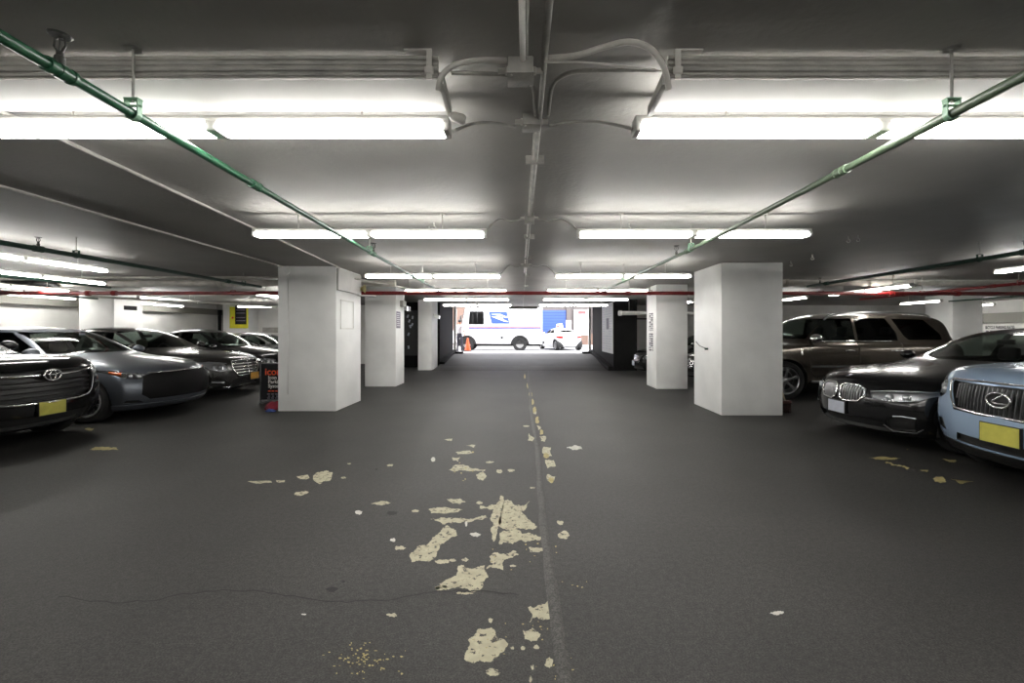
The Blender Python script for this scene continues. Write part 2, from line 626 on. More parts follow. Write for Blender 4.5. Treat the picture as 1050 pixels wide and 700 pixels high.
for p in patches:
    add_patch(p, PA, 0)
for p in right_p:
    add_patch(p, lambda cx, cy: (830 + cx / 3.89, 320 + cy / 3.89), 2, .2)
for p in (ell(400, 568, 25, 5), ell(470, 655, 70, 8)):
    add_patch(p, lambda cx, cy: (cx / 4.373, 310 + cy / 4.375), 2, .2)
for cx, cy, a, b in ((645, 320, 15, 5), (432, 333, 8, 5), (900, 97, 20, 6), (345, 263, 9, 6), (535, 128, 6, 6), (620, 292, 4, 8), (205, 524, 7, 2)):
    add_patch(ell(cx, cy, a, b), PA, 1)
add_patch(ell(797, 628, 8, 2), lambda x, y: (x, y), 1)
add_patch(ell(245, 340, 20, 5), lambda cx, cy: (420 + cx / 4.04, 270 + cy / 4.04), 1)
for px, py, a, b in ((537, 369, .8, 2), (536.5, 377, .8, 2.5), (538, 386, 1, 3), (541, 395, 1.2, 3), (544, 404, 2, 3), (546, 412, 2, 3),
                     (548, 420, 2.4, 3), (551, 431, 2, 4), (555, 443, 2, 3), (560, 467, 3, 3), (565, 492, 3, 3)):
    add_patch(ell(px, py, a, b), lambda x, y: (x, y), 2)
for i in range(70):
    cx, cy = rnd.gauss(360, 45), rnd.gauss(645, 22)
    add_patch(ell(cx, cy, rnd.uniform(1, 5), rnd.uniform(1, 3), 6), PA, 2)
for i in range(60):
    cx, cy = rnd.choice([(785, 560), (700, 390), (800, 350), (690, 600), (860, 660), (620, 150), (905, 450)])
    add_patch(ell(cx + rnd.gauss(0, 25), cy + rnd.gauss(0, 18), rnd.uniform(.8, 3.5), rnd.uniform(.8, 2.5), 6), PA, 2)
for cx, cy, a, b in ((430, 264, 17, 6), (275, 461, 15, 7), (305, 440, 5, 3), (390, 152, 4, 2)):
    add_patch(ell(cx, cy, a, b), PA, 3)
# hairline crack across the lower left
prev = None
for i in range(60):
    px = 60 + i * 8
    py = 611 + 6 * math.sin(i * .21) + rnd.uniform(-1.2, 1.2)
    a, b = PF(px, py - .45, .0015), PF(px, py + .45, .0015)
    cur = [bm.verts.new(a), bm.verts.new(b)]
    if prev:
        f = bm.faces.new((prev[0], prev[1], cur[1], cur[0]))
        f.material_index = 3
    prev = cur
o = struct('worn_floor_paint', bm, [M['worn'], M['worn_w'], M['worn_y'], M['black_mat']], floor)

# ceiling
bm = NB()
box(bm, XL, XR, YB, YO, CEIL, CEIL + .3)
ceiling = struct('ceiling', bm, M['ceil'])

# walls
bm = NB()
box(bm, XL - .3, XL, YB, YF + .3, 0, CEIL)
struct('wall_left', bm, M['white_wall'])
bm = NB()
box(bm, XL, XL + .28, YB, YF, 2.28, 2.52)
struct('trim_1', bm, M['beam'])
bm = NB()
box(bm, XR, XR + .3, YB, YF + .3, 0, CEIL)
struct('wall_right', bm, M['white_wall'])
bm = NB()
box(bm, XR - .3, XR, YB, YF, 1.84, 2.24)
struct('trim_2', bm, M['beam'])
bm = NB()
box(bm, XL, XR, YB - .3, YB, 0, CEIL)
struct('wall_rear', bm, M['white_wall'])
bm = NB()
box(bm, XL, -5.6, YF, YF + .3, 0, CEIL)
struct('wall_front_left', bm, M['white_wall'])
bm = NB()
box(bm, 4.4, XR, YF, YF + .3, 0, CEIL)
struct('wall_front_right', bm, M['white_wall'])
# black painted blocks that flank the ramp
bm = NB()
box(bm, -5.6, -3.5, 18.5, YO, 0, CEIL)
struct('wall_ramp_left', bm, M['black_paint'])
bm = NB()
box(bm, 3.5, 4.4, 16.9, YO, 0, CEIL)
struct('wall_ramp_right', bm, M['black_paint'])
bm = NB()
box(bm, -4.5, 4.5, YO, YO + .12, CEIL - .02, CEIL + .6)
struct('wall_lintel', bm, M['ceil'])
# kerbs at the foot of the black walls
bm = NB()
prism(bm, [(18.5, 0), (18.5, .22), (19.6, .42), (22.0, .60), (22.0, 0)], -3.5, -3.30, axis='x')
struct('baseboard_left', bm, M['black_paint'])
bm = NB()
prism(bm, [(16.95, 0), (16.95, .16), (19.6, .42), (22.0, .60), (22.0, 0)], 3.30, 3.5, axis='x')
struct('baseboard_right', bm, M['black_paint'])
# white painted door frame at the mouth of the ramp
for nm, x0, x1 in (('trim_3', -3.46, -3.34), ('trim_4', 3.30, 3.42)):
    bm = NB()
    box(bm, x0, x1, YO - .02, YO + .14, .43, 2.75)
    struct(nm, bm, M['fix_white'])
for nm, x0, x1, in (('trim_5', -3.5, -2.95), ('trim_6', 2.95, 3.5)):
    bm = NB()
    box(bm, x0, x1, YO - .5, YO - .02, .3, .52, bev=.03)
    struct(nm, bm, M['black_paint'])
# roller door box tucked up at the mouth
bm = NB()
box(bm, -.68, .72, YO - .5, YO - .14, 2.62, 2.735, bev=.02)
o = obj('door_operator_box', bm, M['beam'])
tag(o, 'grey door operator box under the ceiling above the garage exit', 'box')

# ------------------------------------------------------------------- columns
def column(label, x0, x1, y0, y1, top=CEIL):
    r = thing('concrete_column', label, 'column', ((x0 + x1) / 2, (y0 + y1) / 2, 0), 0, 'square white concrete columns')
    w, d = (x1 - x0) / 2, (y1 - y0) / 2
    bm = NB()
    box(bm, -w, w, -d, d, 0, top, bev=.012)
    obj('shaft', bm, M['col'], r, 30)
    return r, w, d


colA, cw, cd = column('nearest white column left of the aisle, with a junction cabinet on its aisle face', -4.62, -3.52, 8.28, 9.54)
bm = NB()
box(bm, cw, cw + .05, -cd + .0, cd - .1, 2.29, 2.70, bev=.01)
obj('junction_cabinet', bm, M['fix_white'], colA, 30)
bm = NB()
for (a, b, c, d) in ((-.45, .2, 1.55, 1.575), (-.45, .2, 2.10, 2.125), (-.45, -.43, 1.55, 2.12), (.18, .2, 1.55, 2.12)):
    box(bm, cw, cw + .015, a, b, c, d)
obj('access_panel_frame', bm, M['fix_white'], colA)
bm = NB()
tube(bm, [(-.36, -cd - .012, .32), (-.355, -cd - .012, 1.4), (-.36, -cd - .012, 2.74)], .011, 8)
obj('riser_conduit', bm, M['col'], colA)
bm = NB()
lathe(bm, [(.055, 0), (.055, -.04), (.0, -.045)], 20, 'y', origin=(-.36, -cd, 2.64))
obj('round_junction_box', bm, M['col'], colA, 40)
colB, cw, cd = column('second white column along the left of the aisle, with a small grey notice on its aisle face', -4.32, -3.47, 12.0, 12.85)
bm = NB()
box(bm, cw, cw + .006, -.38, .0, 1.60, 2.06)
o = obj('notice', bm, M['grey_ink'], colB)
bm = NB()
for i in range(7):
    z = 1.66 + i * .055
    box(bm, cw + .006, cw + .008, -.34, -.04 - .03 * (i % 3), z, z + .02)
obj('notice_lines', bm, M['paper'], colB)
colC, cw, cd = column('farthest and slimmest white column on the left, carrying a small floodlight', -4.08, -3.55, 17.1, 18.3)
colD, cw, cd = column('nearest white column right of the aisle, with a broom behind it', 3.56, 4.66, 7.86, 9.12)
bm = NB()
lathe(bm, [(.02, 0), (.02, -.05), (.012, -.06), (0, -.06)], 12, 'x', origin=(-cw, -.05, 1.17))
obj('cable_clip', bm, M['green_dk'], colD)
bm = NB()
tube(bm, arc_pts([(-cw - .03, -.05, 1.18), (-cw - .05, .2, 1.22), (-cw - .03, .45, 1.30)]), .008, 6)
obj('cable_stub', bm, M['black'], colD)
colE, cw, cd = column('second white column right of the aisle, with dark lettering down its aisle face', 3.50, 4.32, 11.5, 12.4)
bm = NB()
for (z0, z1, n) in ((1.52, 2.02, 9), (.98, 1.47, 8)):
    h = (z1 - z0) / n
    for i in range(n):
        z = z0 + i * h
        for (a, b) in ((-.16, .0), (.03, .19)):
            # strokes of worn, unreadable painted letters
            box(bm, -cw - .004, -cw, a, a + .03, z, z + h * .75)
            if rnd.random() < .7:
                box(bm, -cw - .004, -cw, b - .03, b, z, z + h * .75)
            box(bm, -cw - .004, -cw, a, b, z + h * rnd.choice([0, .3, .55]), z + h * rnd.choice([.7, .72]))
obj('painted_lettering', bm, M['ink2'], colE)
colF, cw, cd = column('white column far left behind the parked cars, with a small dark plaque', -13.25, -12.2, 13.1, 14.1)
bm = NB()
box(bm, cw, cw + .01, -.18, .27, 2.17, 2.30)
obj('plaque', bm, M['ink'], colF)
colG, cw, cd = column('white column far right behind the brown suv', 14.2, 15.2, 14.5, 15.5)
# far left column with the yellow bordered sign
colH, cw, cd = column('pale far column behind the parked sedans, holding the yellow edged board', -13.5, -12.35, 19.75, 20.5)

# ------------------------------------------------------------------- fluorescent fixtures
def fixture(label, x, y, z, rot=0.0, group='lit fluorescent strip fixtures', length=2.44, hang=True):
    r = thing('strip_light', label, 'light fixture', (x, y, z), rot, group)
    hl = length / 2
    bm = NB()
    box(bm, -hl, hl, -.046, .046, .020, .062, bev=.006)
    obj('housing', bm, M['fix_white'], r, 30)
    nt_ = 2 if length > 2 else 1
    L = length / nt_
    for s in range(nt_):
        for yy in (-.042, .042):
            x0 = -hl + s * L
            bm = NB()
            tube(bm, [(x0 + .035, yy, 0), (x0 + L / 2, yy, 0), (x0 + L - .035, yy, 0)], .019, 12)
            obj('fluorescent_tube', bm, M['white_tube'], r)
    for s in range(nt_ + 1):
        xx = -hl + s * L
        bm = NB()
        a, b = (xx - .03, xx + .03) if 0 < s < nt_ else ((xx, xx + .03) if s == 0 else (xx - .03, xx))
        box(bm, a, b, -.052, .052, -.022, .03, bev=.004)
        obj('lamp_holder', bm, M['fix_white'], r, 30)
    if hang:
        for xx in (-hl * .62, hl * .62):
            bm = NB()
            tube(bm, [(xx, 0, .06), (xx, 0, CEIL - z)], .006, 6)
            lathe(bm, [(.03, CEIL - z - .012), (.03, CEIL - z)], 10, 'z', origin=(xx, 0, 0))
            obj('hanger_rod', bm, M['fix_white'], r)
    return r


rows = [(2.30, 1.053), (4.61, 1.014), (7.84, .985), (10.5, .975), (12.5, .905), (15.5, .93)]
ordn = ['nearest the camera', 'second pair from the camera', 'third pair from the camera',
        'fourth pair, just over the red pipe', 'fifth pair, just under the red pipe', 'last before the garage exit']
for (Y, dz), od in zip(rows, ordn):
    fixture('lit strip light left of the ceiling conduit, ' + od, -1.60, Y, EYE + dz)
    fixture('lit strip light right of the ceiling conduit, ' + od, 1.86 if Y < 3 else 1.79, Y, EYE + dz, length=2.56 if Y < 3 else 2.44)
for Y in (-.40,):
    for x in (-1.6, 1.79):
        o = fixture('lit fluorescent strip light over the aisle behind the camera', x, Y, EYE + 1.03, group='strip lights behind the camera')
side = [(-6.9, 6.05, 'lit strip light over the left bays nearest the dark grey sedan'),
        (-8.8, 8.0, 'lit strip light over the left bays, second from the aisle'),
        (-10.9, 9.3, 'lit strip light over the left bays, lowest at the left edge of the photo'),
        (-11.2, 14.0, 'lit strip light beyond the left column with the dark plaque'),
        (-7.1, 12.9, 'lit strip light peeking out left of the nearest left column'),
        (8.0, 6.2, 'lit strip light over the right bays at the right edge of the photo'),
        (8.15, 10.4, 'lit strip light over the roof of the brown suv'),
        (8.3, 14.0, 'lit strip light beside the right column edge, above the brown suv bonnet')]
for x, y, lab in side:
    fixture(lab, x, y, EYE + (.962 if 8.9 < y < 11 else 1.0), R(90))
for x, y in ((-6.9, 1.6), (7.9, 1.5), (-10.6, 3.0), (12.5, 5.0)):  # lamps added out of view to light the parked cars
    fixture('added strip light over the parking bays, out of view, to light the cars', x, y, EYE + .93, R(90), group='added strip lights')
fixture('lit strip light in the far left corner, right of the yellow edged board', -10.2, 17.6, 2.50)
fixture('added strip light along the left wall behind the red pipe at the left photo edge', -13.5, 12.0, 2.48, R(90))  # lamp added to brighten the left wall and the column front
fixture('strip light added to brighten the left wall beyond the far left column', -13.5, 16.2, 2.50, R(90))  # second added lamp, also there to brighten the left wall
fixture('added strip light by the right wall beside the far right column', 17.2, 17.2, 2.50, R(90), 'added strip lights')  # lamp added because the right wall came out too dim
fixture('short lit strip light in front of the far right column', 12.6, 13.9, 2.42, R(90), length=1.4)
fixture('extra strip light kept hidden behind the second right column', 5.3, 14.9, 2.44, R(90))  # extra lamp, moved out of sight behind the column
fixture('added strip light by the right wall, out of view, to light the rates board', 17.6, 12.6, 2.52, R(90), 'added strip lights')  # lamp added out of view to light the right wall and its board

# ------------------------------------------------------------------- unlit reflector fixtures in front of the first row
def reflector(label, x0, x1, flip):
    r = thing('reflector_fixture', label, 'light fixture', ((x0 + x1) / 2, 2.07, 2.64), 0, 'unlit white reflector fixtures')
    hl = (x1 - x0) / 2
    bm = NB()
    prism(bm, [(-.115, -.012), (.115, -.042), (.115, -.030), (-.115, .0)], -hl, hl, axis='x')
    obj('reflector', bm, M['reflector'], r)
    bm = NB()
    prism(bm, [(-.125, -.018), (-.115, -.018), (-.105, .03), (-.105, .07), (-.115, .075), (-.125, .03)], -hl, hl, axis='x')
    for yy, zz, rr in ((-.130, -.005, .006), (-.132, .018, .008), (-.126, .045, .006), (-.12, .075, .010)):
        tube(bm, [(-hl, yy, zz), (-hl * .4, yy + .002, zz - .002), (0, yy + .003, zz - .001), (hl * .5, yy, zz + .002), (hl, yy, zz)], rr, 8)
    obj('front_channel', bm, M['fix_dirty'], r, 40)
    ex = hl if flip else -hl
    bm = NB()
    s = 1 if flip else -1
    prism(bm, [(-.115, -.035), (.12, -.068), (.12, -.02), (-.115, .015)], ex, ex + s * .022, axis='x')
    obj('end_plate', bm, M['fix_dirty'], r)
    bm = NB()
    xb = ex - s * .035
    box(bm, xb - .012, xb + .012, -.152, -.142, -.035, .098)
    box(bm, min(xb - s * .012, xb - s * .11), max(xb - s * .012, xb - s * .11), -.152, -.118, .090, .098)
    box(bm, xb - .02, xb + .02, -.156, -.141, -.012, .02, bev=.004)
    obj('hanging_bracket', bm, M['conduit_pale'], r, 30)
    return r


rl = reflector('unlit white reflector fixture along the ceiling, left of the aisle conduits', -3.1, -.375, True)
rr_ = reflector('unlit white reflector fixture along the ceiling, right of the aisle conduits', .645, 3.4, False)
bm = NB()
lathe(bm, [(.012, 0), (.022, .015), (.026, .06), (.018, .075), (0, .075)], 14, 'x', origin=(0, 0, 0))
bm.transform(Matrix.Translation((-.35, 2.13, 2.55)) @ Matrix.Rotation(R(20), 4, 'Y'))
o = obj('lamp_socket', bm, M['conduit_pale'], smooth=50)
tag(o, 'loose pale lamp socket hanging off the end of the left reflector fixture', 'lamp socket')

# ------------------------------------------------------------------- conduits and boxes along the middle
r = thing('ceiling_conduit', 'long grey painted conduit run down the middle of the ceiling', 'conduit', (.09, 2, 2.7))
def loc(o, pts):
    return [Vector(p) - o.location for p in pts]
bm = NB()
tube(bm, loc(r, [(.108, -3.5, 2.705), (.10, 1, 2.705), (.095, 2.5, 2.705), (.08, 4.6, 2.70), (.06, 9, 2.705), (.02, 17, 2.70), (.02, 21.4, 2.70)]), .014, 10)
obj('main_conduit', bm, M['conduit'], r)
bm = NB()
tube(bm, loc(r, [(.075, 2.6, 2.715), (.06, 4.6, 2.71), (.03, 9, 2.715)]), .009, 8)
obj('thin_conduit', bm, M['conduit_pale'], r)
for y in (3.1, 5.6, 7.2, 9.4, 11.6, 14.2):
    bm = NB()
    box(bm, .02, .15, y - .012, y + .012, 2.683, 2.74)
    bm.transform(Matrix.Translation(-r.location))
    obj('pipe_strap', bm, M['conduit'], r)
r = thing('ceiling_conduit', 'short pair of grey ceiling conduits ending at the square junction box', 'conduit', (0, 1, 2.7))
bm = NB()
tube(bm, loc(r, [(-.012, -3.5, 2.70), (-.008, 1, 2.70), (0, 1.9, 2.68)]), .013, 10)
obj('left_conduit', bm, M['conduit_pale'], r)
bm = NB()
tube(bm, loc(r, [(.014, -3.5, 2.715), (.016, 1.9, 2.70)]), .008, 8)
obj('right_conduit', bm, M['conduit'], r)


def junction(label, x, y, z, s, h):
    t = thing('junction_box', label, 'junction box', (x, y, z))
    bm = NB()
    box(bm, -s, s, -s, s, 0, h, bev=.006)
    obj('box_body', bm, M['conduit'], t, 30)
    bm = NB()
    box(bm, -s * 1.05, s * 1.05, -s * 1.05, s * 1.05, -.008, .0, bev=.003)
    for a in (-.75, .75):
        lathe(bm, [(.007, -.014), (.007, -.008)], 8, 'z', origin=(a * s, a * s, 0))
    obj('cover_plate', bm, M['conduit'], t, 30)
    for sx in (-1, 1):
        bm = NB()
        lathe(bm, [(.018, 0), (.018, .012), (.013, .014), (.013, .045)], 12, 'x')
        bm.transform(Matrix.Translation((sx * s, 0, h * .5)) @ Matrix.Rotation(0 if sx > 0 else PI, 4, 'Z'))
        obj('cable_gland', bm, M['conduit_pale'], t, 40)
    return t


junction('square grey junction box between the two reflector fixtures', -.01, 2.02, 2.665, .058, .07)
junction('grey junction box between the ends of the nearest pair of strip lights', .05, 2.52, 2.675, .05, .06)
junction('small junction box between the second pair of strip lights', .07, 4.61, 2.65, .05, .09)
junction('small junction box between the third pair of strip lights', .06, 7.84, 2.66, .05, .08)


def cable(label, pts, rad, m, name='flexible_conduit', n=8, group=None):
    bm = NB()
    pp = arc_pts(pts, n)
    tube(bm, pp, rad, 8)
    o = obj(name, bm, m)
    return tag(o, label, 'cable', group)


cable('ribbed cable arching from the square junction box to the left reflector fixture',
      [P(519, 62, 1.955), P(490, 62, 1.90), P(466, 67, 1.885), P(453, 78, 1.885), P(449, 93, 1.91)], .0125, M['conduit_pale'])
cable('armoured flexible conduit looping from the square junction box to the right reflector fixture',
      [P(556, 60, 1.955), P(590, 57, 1.90), P(620, 48, 1.86), P(646, 43, 1.84), P(668, 51, 1.84), P(681, 70, 1.85), P(686, 92, 1.90)], .013, M['conduit_pale'])
cable('rigid grey conduit bending from left reflector fixture to the second junction box',
      [P(462, 75, 2.05), P(520, 77, 2.07), P(538, 81, 2.11), P(547, 92, 2.2), P(549, 118, 2.44)], .010, M['conduit'])
cable('rigid grey conduit bending from right reflector fixture to the second junction box',
      [P(672, 72, 2.03), P(600, 73, 2.05), P(577, 78, 2.09), P(566, 90, 2.2), P(562, 118, 2.44)], .010, M['conduit'])
cable('thin grey wire strung between the square junction box and the right reflector bracket',
      [P(558, 64, 1.93), P(600, 64, 1.92), P(650, 69, 1.90), P(680, 73, 1.90)], .004, M['conduit_pale'], 'thin_wire')
cable('cable from the lower junction box to the nearest left strip light',
      [P(529, 130, 2.47), P(505, 126, 2.45), P(485, 127, 2.40), P(466, 134, 2.28)], .009, M['conduit'])
cable('cable from the lower junction box to the nearest right strip light',
      [P(563, 129, 2.47), P(590, 125, 2.45), P(615, 125, 2.40), P(648, 132, 2.28)], .009, M['conduit'])
for (Y, dz), a, nm in zip(rows[1:3], (.02, .01), ('second', 'third')):
    z = EYE + dz + .06
    cable('sagging cable from the ceiling junction box to the %s left strip light' % nm, [(.02, Y, 2.69), (-.12, Y, 2.66), (-.25, Y, 2.68), (-.375, Y, z)], .010, M['conduit'])
    cable('sagging cable from the ceiling junction box to the %s right strip light' % nm, [(.12, Y, 2.69), (.26, Y, 2.66), (.42, Y, 2.68), (.565, Y, z)], .010, M['conduit'])

for lab, p0, p1, rd in (('thin ceiling conduit running to the aisle corner of the nearest left column', (-2.7, .6, 2.72), (-3.5, 8.4, 2.72), .014),
                        ('thin ceiling conduit ending at the left front corner of the nearest left column', (-4.30, .4, 2.725), (-4.52, 8.26, 2.725), .013),
                        ('thin ceiling conduit from behind the nearest left column toward the exit', (-3.5, 9.0, 2.60), (-2.6, 12.4, 2.60), .02)):
    bm = NB()
    tube(bm, [p0, p1], rd, 8)
    tag(obj('ceiling_conduit', bm, M['conduit_pale']), lab, 'conduit')


# ------------------------------------------------------------------- pipes
def hanger(parent, x, y, z, m, rad):
    """clevis hanger with its rod up to the ceiling (parent-local x,y,z)"""
    bm = NB()
    w = rad + .006
    pts = [(x + w * math.cos(a), y, z + w * math.sin(a)) for a in [R(d) for d in range(-180, 1, 20)]]
    pts = [(x - w, y, z + .06), (x - w, y, z)] + pts[1:-1] + [(x + w, y, z), (x + w, y, z + .06)]
    for i in range(len(pts) - 1):
        a, b = Vector(pts[i]), Vector(pts[i + 1])
        d = b - a
        ang = math.atan2(d.z, d.x)
        mt = Matrix.Translation((a + b) / 2) @ Matrix.Rotation(-ang, 4, 'Y')
        boxm(bm, mt, d.length + .004, .026, .005)
    box(bm, x - w - .004, x + w + .004, y - .014, y + .014, z + .058, z + .066)
    tube(bm, [(x - w - .012, y, z + .035), (x + w + .012, y, z + .035)], .005, 8)
    obj('pipe_hanger', bm, m, parent, 40)
    bm = NB()
    tube(bm, [(x, y, z + .05), (x, y, CEIL - parent.location.z)], .006, 8)
    top = CEIL - parent.location.z
    lathe(bm, [(.032, top - .008), (.02, top - .008), (.02, top)], 12, 'z', origin=(x, y, 0))
    obj('hanger_rod', bm, M['fix_dirty'], parent, 40)


def coupling(parent, p, d, rad, m, L=.10):
    p, d = Vector(p), Vector(d).normalized()
    bm = NB()
    rr = rad
    tube(bm, [p - d * L / 2, p - d * L * .36, p - d * L * .34, p - d * L * .12, p - d * L * .1, p + d * L * .1, p + d * L * .12, p + d * L * .34, p + d * L * .36, p + d * L / 2], rr, 14,
         rads=[rr * 1.32, rr * 1.38, rr * 1.2, rr * 1.2, rr * 1.32, rr * 1.32, rr * 1.2, rr * 1.2, rr * 1.38, rr * 1.32])
    obj('pipe_coupling', bm, m, parent, 40)


def sprinkler(parent, x, y, z, m):
    bm = NB()
    lathe(bm, [(.016, z), (.016, z + .03), (.011, z + .035), (.011, z + .05)], 10, 'z', origin=(x, y, 0))
    for s in (-1, 1):
        tube(bm, [(x + s * .008, y, z + .05), (x + s * .022, y, z + .07), (x + s * .018, y, z + .095), (x, y, z + .105)], .004, 6)
    tube(bm, [(x, y, z + .05), (x, y, z + .10)], .003, 6)
    lathe(bm, [(.0, z + .105), (.03, z + .105), (.036, z + .110), (.0, z + .112)], 14, 'z', origin=(x, y, 0))
    obj('sprinkler_head', bm, m, parent, 40)


def pipe(label, pts, rad, m, cat='pipe', couplings=(), hangers=(), heads=(), group=None, hm=None, name='sprinkler_pipe', cm=None):
    r = thing(name, label, cat, pts[0], 0, group)
    o = Vector(pts[0])
    lp = [Vector(p) - o for p in pts]
    bm = NB()
    tube(bm, lp, rad, 14)
    obj('pipe_run', bm, m, r)

    def at(t):  # distance measured along the axis with most extent
        ax = 1 if abs(lp[-1].y) > abs(lp[-1].x) else 0
        w = t - o[ax]
        for a, b in zip(lp, lp[1:]):
            if min(a[ax], b[ax]) - 1e-6 <= w <= max(a[ax], b[ax]) + 1e-6:
                return a.lerp(b, (w - a[ax]) / (b[ax] - a[ax])), b - a
        return lp[-1], lp[-1] - lp[-2]
    for t in couplings:
        p, d = at(t)
        coupling(r, p, d, rad, cm or m)
    for t in hangers:
        p, d = at(t)
        hanger(r, p.x, p.y, p.z, hm or m, rad)
    for t in heads:
        p, d = at(t)
        sprinkler(r, p.x, p.y, p.z + rad, M['dark_metal'])
    return r


pipe('green sprinkler pipe slung under the lights left of the aisle', [(-1.60, -3.5, 2.45), (-1.68, 1.411, 2.45), (-1.806, 4.617, 2.45), (-1.89, 9.04, 2.43), (-1.90, 9.94, 2.42)],
     .021, M['green'], couplings=(1.60, 2.85, 5.35, 7.4), hangers=(1.915, 5.2, 8.2), heads=(1.60, 5.35), hm=M['mint'])
pipe('faded green sprinkler pipe slung under the lights right of the aisle', [(1.80, -3.5, 2.45), (1.864, 1.632, 2.45), (1.942, 4.75, 2.45), (1.862, 8.55, 2.43), (1.85, 9.94, 2.42)],
     .021, M['green_pale'], couplings=(2.6, 5.15, 7.5), hangers=(1.915, 5.05, 8.1), heads=(5.5,), hm=M['mint'])
pipe('dark green sprinkler pipe over the left parked cars', [(-5.85, 1.5, 2.5), (-5.85, 9.8, 2.5)], .03, M['green_dk'], couplings=(5.3, 8.7), hangers=(5.75, 9.2), heads=(5.3,))
pipe('dark green sprinkler pipe over the right parked cars', [(6.3, 1.5, 2.5), (6.3, 9.7, 2.5)], .03, M['green_dk'], couplings=(5.5, 9.1), hangers=(6.05,), heads=(5.5, 9.3))
pipe('dark thin sprinkler pipe farther left, under the second left bay light', [(-9.35, 3, 2.5), (-9.35, 9.95, 2.5)], .026, M['green_dk'], couplings=(7.2,), hangers=(7.6,), heads=(7.2,))
pipe('thin green pipe farthest left just below the red pipe', [(-12.5, 8.8, 2.47), (-12.5, 12.9, 2.47)], .026, M['green_dk'], couplings=(11.0,), hangers=(11.6,), heads=(11.0,))
pipe('thin dark pipe farthest right in front of the white column', [(13.6, 9.5, 2.47), (13.6, 14.0, 2.47)], .024, M['green_dk'], couplings=(11.5,), hangers=(12.2,))
pipe('long red sprinkler main crossing the whole garage below the ceiling', [(-14.2, 10.0, 2.375), (0, 10.0, 2.38), (18.9, 10.0, 2.36)], .042, M['red'],
     couplings=(-9.9, -9.3, -1.9, -1.2, 1.85, 2.4, 8.4, 9.9), hangers=(-11.9, -6.6, -2.6, 2.9, 6.8, 9.1), name='sprinkler_main')
pipe('red branch pipe over the brown suv leading back from the red main', [(9.95, 8.3, 2.465), (10.0, 13.0, 2.46)], .03, M['red'], couplings=(9.3, 10.8), hangers=(8.8, 11.5), heads=(8.5,))
pipe('thick pale pipe crossing behind the nearest left column', [(-10.9, 10.35, 2.645), (-4.7, 10.35, 2.645), (-3.0, 10.35, 2.645)], .078, M['white_pipe'], couplings=(-9.9, -7.1), hangers=(-9.1, -5.7), name='drain_pipe')
pipe('dark pipe section at the left end of the thick pale pipe', [(-13.6, 10.35, 2.635), (-10.9, 10.35, 2.635)], .075, M['black'], couplings=(-13.2, -11.5), name='drain_pipe')
pipe('thin pale pipe just under the ceiling behind the nearest left column', [(-14.1, 9.6, 2.68), (-4.7, 9.6, 2.69)], .025, M['white_pipe'], hangers=(), name='thin_pipe')
pipe('thick pale pipe crossing above the brown suv', [(4.8, 10.35, 2.65), (18.8, 10.35, 2.65)], .075, M['white_pipe'], couplings=(6.2, 9.2, 12.4), hangers=(5.6, 8.0, 11.0), name='drain_pipe')
pipe('stubby white capped pipe hung in front of the right black wall', [(3.55, 16.3, 2.19), (6.5, 16.3, 2.19)], .075, M['fix_white'], couplings=(3.62,), hangers=(3.95, 5.1), name='drain_pipe')
for i, (x, y, l) in enumerate(((-10.6, 12.0, 'second'), (-9.0, 12.6, 'third'), (-8.1, 13.4, 'fourth'))):
    pass
pipe('pale thin pipe hung over the far left sedans', [(-11.8, 11.9, 2.46), (-7.0, 15.8, 2.30)], .03, M['white_pipe'], couplings=(-10.5, -9.2), hangers=(-10.0, -8.6), name='thin_pipe')

# ceiling hooks
for i, (px, py) in enumerate(((445, 228), (645, 229), (440, 232), (870, 242), (880, 241), (833, 261), (811, 268))):
    z = CEIL
    Y = (z - EYE) * F / (VPY - py)
    if Y < 0:
        continue
    X = (px - VPX) * Y / F
    bm = NB()
    tube(bm, [(X, Y, z)] + [(X + .022 * math.sin(a), Y, z - .04 - .022 * (1 - math.cos(a)) + .0) for a in [R(d) for d in range(0, 271, 30)]], .005, 6)
    tag(obj('ceiling_hook', bm, M['fix_white']), 'small white wire hook screwed into the ceiling', 'hook', 'ceiling hooks')
